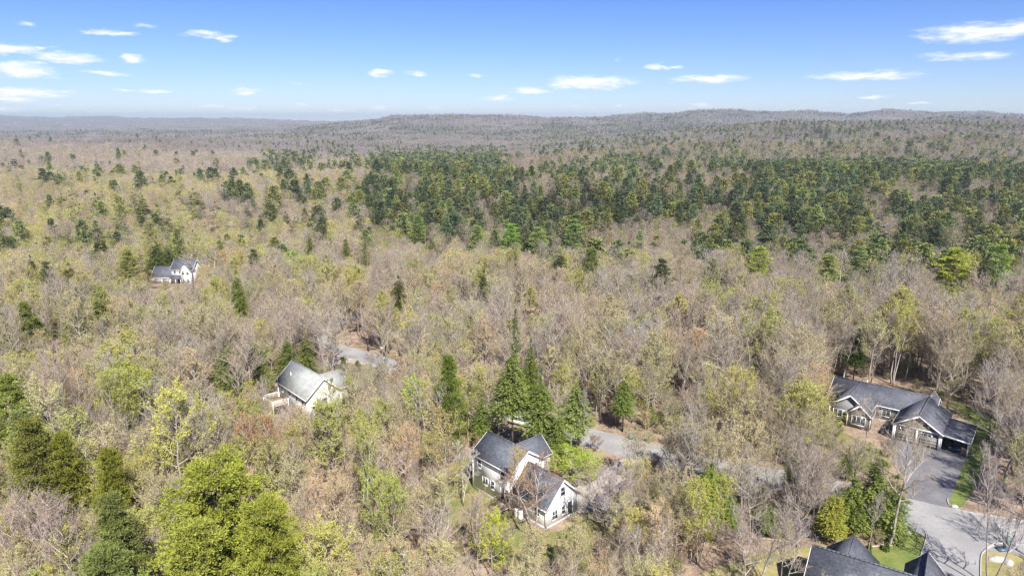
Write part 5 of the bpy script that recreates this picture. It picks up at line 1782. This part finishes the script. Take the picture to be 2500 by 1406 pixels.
def plant(P, lod, hfun, dens=1.0):
    P = P[~blocked(P[:, 0], P[:, 1])] if P[:, 1].min() < 330 else P
    for (x, y), z0 in zip(P.tolist(), T(P[:, 0], P[:, 1]).tolist()):
        if dens < 1 and rs.rand() > dens:
            continue
        h = hfun(x, y)
        px, py, d = project(x, y, z0 + h * .75)
        if px < -140 or px > 2640 or py > 1560:
            continue
        if y < 420:
          dd = np.hypot(HX[:, 0] - x, HX[:, 1] - y)
          if ((dd < HX[:, 2] * .75) & (HX[:, 3] > 0)).any() or (dd < .9).any():
            continue
          pass
        w_ = np.array(mix_at(px, py, x, y))
        kind = KINDS[rs.choice(6, p=w_ / w_.sum())]
        if kind == 'pine_tree': h *= 1.22
        if kind == 'birch_tree': h *= 1.0
        Rg = {'bare_tree': .21, 'budding_tree': .21, 'leafing_tree': .21, 'birch_tree': .15, 'hemlock_tree': .18, 'pine_tree': .2}[kind]
        wide = rs.uniform(.85, 1.25) if kind not in ('hemlock_tree', 'pine_tree') else rs.uniform(.95, 1.85) if y > 215 else rs.uniform(.9, 1.3)
        if kind == 'hemlock_tree': h *= rs.uniform(.6, 1.15)
        if y > 330 and kind in ('hemlock_tree', 'pine_tree') and py > 400: h *= 1.18
        if y < 410:
            for tr_ in range(4):
                hid = hides(x, y, z0, h, Rg * h)
                if hid is None or (rs.rand() < hid and kind in ('bare_tree', 'budding_tree')):
                    break
                h *= .62
            else:
                continue
            if h < 2.5:
                continue
        add_tree(kind, lod, x, y, h, wide, z0=z0)


def h_near(x, y):
    n = float(vnoise(x, y, 30, 5.0))
    return (9.5 + 4.5 * n + 3.5 * min(1, max(0, (y - 70) / 80))) * rs.uniform(.72, 1.18)


def h_mid(x, y):
    return (13.0 + 3 * float(vnoise(x, y, 60, 3.0))) * rs.uniform(.7, 1.18)


plant(scatter(46, 150, 3.7), NEAR, h_near)
plant(scatter(150, 215, 4.4), NEAR, h_mid)
plant(scatter(215, 420, 5.0), MID, h_mid)
plant(scatter(420, 800, 6.3), MID, h_mid)
plant(scatter(800, 1350, 7.2), FAR, h_mid)
print('trees', len(TREES))
# conifers told apart further off
Pf = scatter(1350, 4300, 13.5)
for (x, y), z0 in zip(Pf.tolist(), T(Pf[:, 0], Pf[:, 1]).tolist()):
    px, py, d = project(x, y, z0 + 12)
    if px < -60 or px > 2560:
        continue
    w_ = mix_at(px, py, x, y)
    c = w_[4] + w_[5]
    cl = float(vnoise(x, y, 120, 7.0)) * .6 + float(vnoise(x, y, 300, 2.0)) * .7
    if rs.rand() < c * 2.6 * max(0, cl * 2.4 - .85) + .012:
        add_tree('hemlock_tree' if rs.rand() < .7 else 'pine_tree', FAR, x, y, 14 + 7 * rs.rand(), rs.uniform(.95, 1.4), z0=z0)
print('trees', len(TREES))
PATCH = []
for (y0, y1, cell, lod) in ((1330, 3000, 36, MID), (3000, 11500, 100, FAR)):
    Pq = scatter(y0, y1, cell, .84)
    for (x, y), z0 in zip(Pq.tolist(), T(Pq[:, 0], Pq[:, 1]).tolist()):
        PATCH.append((x, y, z0, lod, rs.randint(4)))

# ------------------------------------------------------------------ individuals and the mass of the wood
IN = [t for t in TREES if -20 < t['px'] < 2520 and t['py'] < 1500]
for t in TREES:
    t['one'] = bool(t['label'])
for k in KINDS:
    n = sum(1 for t in TREES if t['kind'] == k and t['one'])
    c = sorted([t for t in IN if t['kind'] == k and not t['one']], key=lambda t: -t['size'])
    for t in c[:300 - n]:
        t['one'] = True

MARKS = [
    ((1285, 1170), 'the white house with the garage wing'), ((740, 950), 'the grey roofed house'), ((2190, 1010), 'the grey ranch house'), ((2320, 1090), 'the carport'),
    ((2100, 1390), 'the dark roof at the bottom edge'), ((420, 690), 'the distant white house'), ((1262, 1034), 'the parked white car'), ((2447, 1341), 'the basketball hoop'),
    ((1476, 1262), 'the garden shed'), ((1075, 1236), 'the white garden table'), ((1500, 1082), 'the road bend by the shed'), ((860, 860), 'the pale road behind the grey roof'),
    ((835, 787), 'the far end of the road'), ((1100, 1060), 'the tall dense hemlock'), ((1740, 1280), 'the full green hemlock in the lower right'), ((1975, 1338), 'the three dark trunks'),
    ((420, 1130), 'the brightest yellow tree'), ((628, 1160), 'the rusty orange maple'), ((100, 1240), 'the broad round hemlock'), ((258, 1250), 'the lone round hemlock'),
    ((520, 1420), 'the huge lower left pine'), ((1560, 960), 'the pale vase-shaped bare tree'), ((1852, 930), 'the yellow-leafed birch'), ((2210, 930), 'the white-trunked birch'),
    ((1256, 900), 'the thin ragged hemlock'), ((575, 790), 'the lone dense hemlock'), ((210, 850), 'the hemlock pair at middle left'), ((55, 880), 'the left edge birches'),
    ((718, 715), 'the round lime tree'), ((1248, 640), 'the bright green front pine'), ((1742, 720), 'the squat dark pine'), ((2025, 710), 'the wide tiered pine'),
    ((2335, 740), 'the yellow-green pine at right'), ((2447, 755), 'the big green pine at right'), ((2290, 640), 'the very dark round conifer'), ((1020, 615), 'the open-tiered pine'),
    ((1450, 720), 'the tiny round lime tree'), ((560, 560), 'the far road bank'), ((2240, 1260), 'the driveway junction'), ((1345, 900), 'the pale lime tree'),
    ((640, 520), 'the left end of the conifer belt'), ((800, 480), 'the upper left edge of the conifer belt'), ((960, 500), 'the left part of the conifer belt'), ((1100, 450), 'the upper edge of the belt, left'),
    ((1150, 520), 'the dark middle of the belt, left'), ((1350, 480), 'the dark middle of the belt'), ((1330, 590), 'the front pines of the belt'), ((1500, 410), 'the upper edge of the belt, centre'), ((1560, 520), 'the dark belt right of centre'),
    ((1560, 610), 'the front edge of the belt, centre'), ((1700, 450), 'the upper belt right of centre'), ((1760, 560), 'the lower belt right of centre'), ((1900, 440), 'the upper right pines of the belt'),
    ((1950, 560), 'the lower right of the belt'), ((2100, 480), 'the pale pines at right'), ((2150, 570), 'the shady belt at right'), ((2300, 440), 'the upper pines at far right'), ((2420, 520), 'the pines by the right edge'),
    ((120, 560), 'the olive hemlocks at the left edge'), ((300, 580), 'the olive hemlock slope at left'), ((200, 480), 'the yellow hillside at left'), ((480, 460), 'the yellow hillside left of centre'), ((700, 430), 'the upper yellow wood'),
    ((1060, 400), 'the far pine grove'), ((250, 650), 'the hemlocks left of the distant house'), ((90, 650), 'the left edge below the olive slope'), ((950, 640), 'the wood left of the front pines'),
    ((800, 640), 'the pointed hemlock in the yellow wood'), ((1040, 870), 'the fallen logs'), ((2460, 1180), 'the bare tree on the right edge'), ((1130, 1230), 'the white bare tree by the house'),
    ((900, 1330), 'the yellow-green tree left of the table'), ((1203, 1400), 'the lemon yellow tree'), ((1650, 1000), 'the bare birch in the reddish wood'),
]
MP = []
for (a, b), ph in MARKS:
    q = gT(a, b)
    MP.append((q[0], q[1], ph))
LOOK = {
    'bare_tree': lambda t: ('pinkish' if t[1] / t[0] < .79 else 'pale grey' if t[2] / t[0] > .66 else 'brown') + ' bare tree',
    'budding_tree': lambda t: ('orange-tan' if t[0] > t[1] * 1.35 else 'golden tan') + ' budding tree',
    'leafing_tree': lambda t: ('bright yellow-green' if t[0] > .45 else 'soft green') + ' leafing tree',
    'birch_tree': lambda t: ('yellow-topped' if t[2] < .25 else 'bare white') + ' birch',
    'hemlock_tree': lambda t: ('olive' if t[0] > .125 else 'dark green') + ' hemlock',
    'pine_tree': lambda t: ('yellow-green' if t[0] > .18 else 'blue-green') + ' pine',
}
GROUPS = {'bare_tree': 'bare trees of the wood', 'budding_tree': 'trees in tan bud', 'leafing_tree': 'trees in fresh yellow-green leaf', 'birch_tree': 'birches of the wood',
          'hemlock_tree': 'hemlocks of the wood', 'pine_tree': 'pines of the wood'}
ORD = ['', 'second ', 'third ', 'fourth ', 'fifth ', 'sixth ', 'seventh ', 'eighth ', 'ninth ', 'tenth ', 'eleventh ', 'twelfth ', 'thirteenth ', 'fourteenth ', 'fifteenth ', 'sixteenth ', 'seventeenth ',
       'eighteenth ', 'nineteenth ', 'twentieth ']
buckets = {}
for t in TREES:
    if t['one'] and not t['label']:
        x, y = t['loc'][:2]
        D = [((x - a) ** 2 + ((y - b)) ** 2, k) for k, (a, b, _) in enumerate(MP)]
        d2, k = min(D)
        a, b, ph = MP[k]
        ux, uy = x - a * y / b, y - b
        side = ('right of ' if ux > 0 else 'left of ') if abs(ux) > abs(uy) else ('behind ' if uy > 0 else 'in front of ')
        sz = 'tall ' if t['h'] > 15.5 else 'small ' if t['h'] < 10 else 'mid-sized '
        buckets.setdefault((sz + LOOK[t['kind']](t['tint']), side + ph), []).append((d2, t))
for (look, where), lst in buckets.items():
    lst.sort(key=lambda q: q[0])
    for i, (d2, t) in enumerate(lst):
        t['label'] = look + ', ' + (ORD[i] if i < 20 else 'outermost ') + 'nearest ' + where if i < 20 else look + ', among the outermost ' + where

for t in TREES:
    if t['one'] and len(t['label'].split()) > 16:
        t['label'] = ' '.join(w0 for w0 in t['label'].split() if w0 not in ('nearest', 'the'))
for t in TREES:
    if t['one'] and len(t['label'].split()) > 16:
        t['label'] = ' '.join(t['label'].split()[1:])
for t in TREES:
    if not t['one']:
        continue
    fm = FORMS[(t['form'][0], t['form'][1])][t['form'][2]]
    whole = t['size'] < 75 or 'trunk' not in fm or fm['trunk'] is None
    o = bpy.data.objects.new(t['kind'], fm['joined'] if whole else None)
    C.link(o)
    o.location = t['loc']
    o.rotation_euler = (0, 0, t['rz'])
    o.scale = t['s']
    o['label'] = t['label']
    o['category'] = 'tree'
    o['group'] = GROUPS[t['kind']]
    o['tint'] = t['tint']
    if not whole:
        for nm in ('trunk', 'crown'):
            c = bpy.data.objects.new(nm, fm[nm])
            C.link(c)
            c.parent = o
            c['tint'] = t['tint']


def scatter_object(name, items, protos, label):
    """one stuff object: points carrying form, turn, size and tint; the forms are set on them"""
    col_ = bpy.data.collections.new(name + '_forms')
    keys = sorted(protos.keys(), key=str)
    index = {}
    for i, k in enumerate(keys):
        o = bpy.data.objects.new('%s_form.%03d' % (name, i), protos[k])
        col_.objects.link(o)
        index[k] = i
    me = bpy.data.meshes.new(name)
    n = len(items)
    me.vertices.add(n)
    me.vertices.foreach_set('co', np.array([t[1] for t in items], np.float32).ravel())
    for nm, ty, arr, fld in (('form', 'INT', np.array([index[t[0]] for t in items], np.int32), 'value'),
                             ('turn', 'FLOAT_VECTOR', np.array([t[2] for t in items], np.float32), 'vector'),
                             ('size', 'FLOAT_VECTOR', np.array([t[3] for t in items], np.float32), 'vector'),
                             ('tint', 'FLOAT_COLOR', np.array([tuple(t[4]) + (1,) for t in items], np.float32), 'color')):
        at = me.attributes.new(nm, ty, 'POINT')
        at.data.foreach_set(fld, arr.ravel())
    me.update()
    o = link(name, me, label=label, kind='stuff')
    ng = bpy.data.node_groups.new(name, 'GeometryNodeTree')
    ng.interface.new_socket('Geometry', in_out='INPUT', socket_type='NodeSocketGeometry')
    ng.interface.new_socket('Geometry', in_out='OUTPUT', socket_type='NodeSocketGeometry')
    N = ng.nodes.new
    gi, go = N('NodeGroupInput'), N('NodeGroupOutput')
    iop, ci = N('GeometryNodeInstanceOnPoints'), N('GeometryNodeCollectionInfo')
    ci.inputs['Collection'].default_value = col_
    ci.inputs['Separate Children'].default_value = True
    ci.inputs['Reset Children'].default_value = True
    iop.inputs['Pick Instance'].default_value = True

    def na(nm, ty):
        q = N('GeometryNodeInputNamedAttribute')
        q.data_type = ty
        q.inputs[0].default_value = nm
        return [s_ for s_ in q.outputs if s_.enabled and s_.name == 'Attribute'][0]
    lk = ng.links.new
    lk(gi.outputs[0], iop.inputs['Points'])
    lk(ci.outputs[0], iop.inputs['Instance'])
    lk(na('form', 'INT'), iop.inputs['Instance Index'])
    e2r = N('FunctionNodeEulerToRotation')
    lk(na('turn', 'FLOAT_VECTOR'), e2r.inputs[0])
    lk(e2r.outputs[0], iop.inputs['Rotation'])
    lk(na('size', 'FLOAT_VECTOR'), iop.inputs['Scale'])
    lk(iop.outputs[0], go.inputs[0])
    md = o.modifiers.new('scatter', 'NODES')
    md.node_group = ng
    return o


NAMES = {'bare_tree': ('bare_forest', 'countless bare grey-brown trees of the wood beyond the nearest ones'), 'budding_tree': ('budding_forest', 'many trees in tan bud through the far wood'),
         'leafing_tree': ('leafing_forest', 'many yellow-green trees through the far wood'), 'birch_tree': ('birch_forest', 'birches scattered through the far wood'),
         'hemlock_tree': ('hemlock_forest', 'mass of dark hemlocks across valley and hills'), 'pine_tree': ('pine_forest', 'mass of pines across valley and hills')}
for k in KINDS:
    rest = [t for t in TREES if t['kind'] == k and not t['one']]
    if not rest:
        continue
    protos = {t['form']: FORMS[(t['form'][0], t['form'][1])][t['form'][2]]['joined'] for t in rest}
    scatter_object(NAMES[k][0], [(t['form'], t['loc'], (0, 0, t['rz']), t['s'], t['tint']) for t in rest], protos, NAMES[k][1])
items, protos = [], {}
PA = np.array([p_[:2] for p_ in PATCH])
GX = ((T(PA[:, 0] + 18, PA[:, 1]) - T(PA[:, 0] - 18, PA[:, 1])) / 36).tolist()
GY = ((T(PA[:, 0], PA[:, 1] + 18) - T(PA[:, 0], PA[:, 1] - 18)) / 36).tolist()
for (x, y, z0, lod, rr), gxs, gys in zip(PATCH, GX, GY):
    fi = rr % len(FORMS[('forest_patch', lod)])
    key = (lod, fi)
    protos[key] = FORMS[('forest_patch', lod)][fi]['joined']
    px, py, d = project(x, y, z0 + 10)
    w_ = mix_at(px, py, x, y)
    n = float(vnoise(x, y, 140, 3.0)) * .6 + float(vnoise(x, y, 50, 1.0)) * .4
    c = np.array([.41, .36, .315]) * rs.uniform(.88, 1.1)
    if rs.rand() < (w_[1] + w_[2]) * 1.6 * n:
        c = np.array([.36, .345, .21]) * rs.uniform(.9, 1.1)
    items.append((key, (x, y, z0 - 1.0), (math.atan(gys), -math.atan(gxs), rs.randint(4) * math.pi / 2 if abs(gxs) + abs(gys) < 1e-9 else 0.0), (1, 1, 1), list(c)))
scatter_object('distant_forest', items, protos, 'bare brown forest canopy rolling away to the horizon')

# undergrowth of saplings and bushes
P = scatter(48, 150, 2.9)
P = P[~blocked(P[:, 0], P[:, 1], -.5)]
items, protos = [], {}
for x, y in P:
    if rs.rand() > .62 * (.35 + float(vnoise(x, y, 14, 9.0))):
        continue
    px, py, d = project(x, y, 1.5)
    if px < -60 or px > 2560 or py > 1470:
        continue
    h = rs.uniform(1.2, 4.2)
    if hides(x, y, 0, h, h * .35, .1) is not None and rs.rand() > .15:
        continue
    fi = rs.randint(4)
    protos[fi] = FORMS[('shrub', NEAR)][fi]['joined']
    c = [(.38, .30, .24), (.42, .38, .18), (.32, .36, .10), (.44, .32, .2), (.2, .24, .06)][rs.choice(5, p=[.35, .25, .2, .12, .08])]
    items.append((fi, (x, y, 0.), (0, 0, rs.uniform(0, 6.28)), (h / 3.2 * rs.uniform(.8, 1.3),) * 2 + (h / 3.2,), c))
scatter_object('undergrowth', items, protos, 'saplings and low twiggy bushes over the forest floor')
for k, (a, b, lb) in enumerate(((2121, 1347, 'small clipped evergreen at the lawn edge, left of the two'), (2162, 1344, 'small clipped evergreen at the lawn edge, right of the two'))):
    p = g(a, b)
    fm = FORMS[('arborvitae', NEAR)][k]
    o = thing('evergreen_shrub', lb, 'shrub', (p[0], p[1], 0), k, 'clipped evergreens at the lawn edge')
    for nm in ('trunk', 'crown'):
        c = link(nm, fm[nm], o)
        c['tint'] = [.1, .15, .03]

# ------------------------------------------------------------------ the air
hz = bpy.data.materials.new('haze')
hz.use_nodes = True
t = NT(hz.node_tree)
pv = t.n('ShaderNodeVolumePrincipled', ins={'Color': (.78, .93, 1.0, 1), 'Density': HAZE_DENSITY, 'Anisotropy': 0.2})
t.n('ShaderNodeOutputMaterial', ins={'Volume': pv.outputs[0]})
me = bpy.data.meshes.new('haze')
a, zl, zh = 13400, float(gz.min()) - 6, max(float(gz.max()), H) + 45
me.from_pydata([(x, y, z) for z in (zl, zh) for x, y in ((-a, -a), (a, -a), (a, a), (-a, a))], [],
               [(3, 2, 1, 0), (4, 5, 6, 7), (0, 1, 5, 4), (1, 2, 6, 5), (2, 3, 7, 6), (3, 0, 4, 7)])
me.materials.append(hz)
if HAZE_DENSITY > 0:
    link('haze', me, kind='stuff', label='thin blue air between the camera and the far hills')
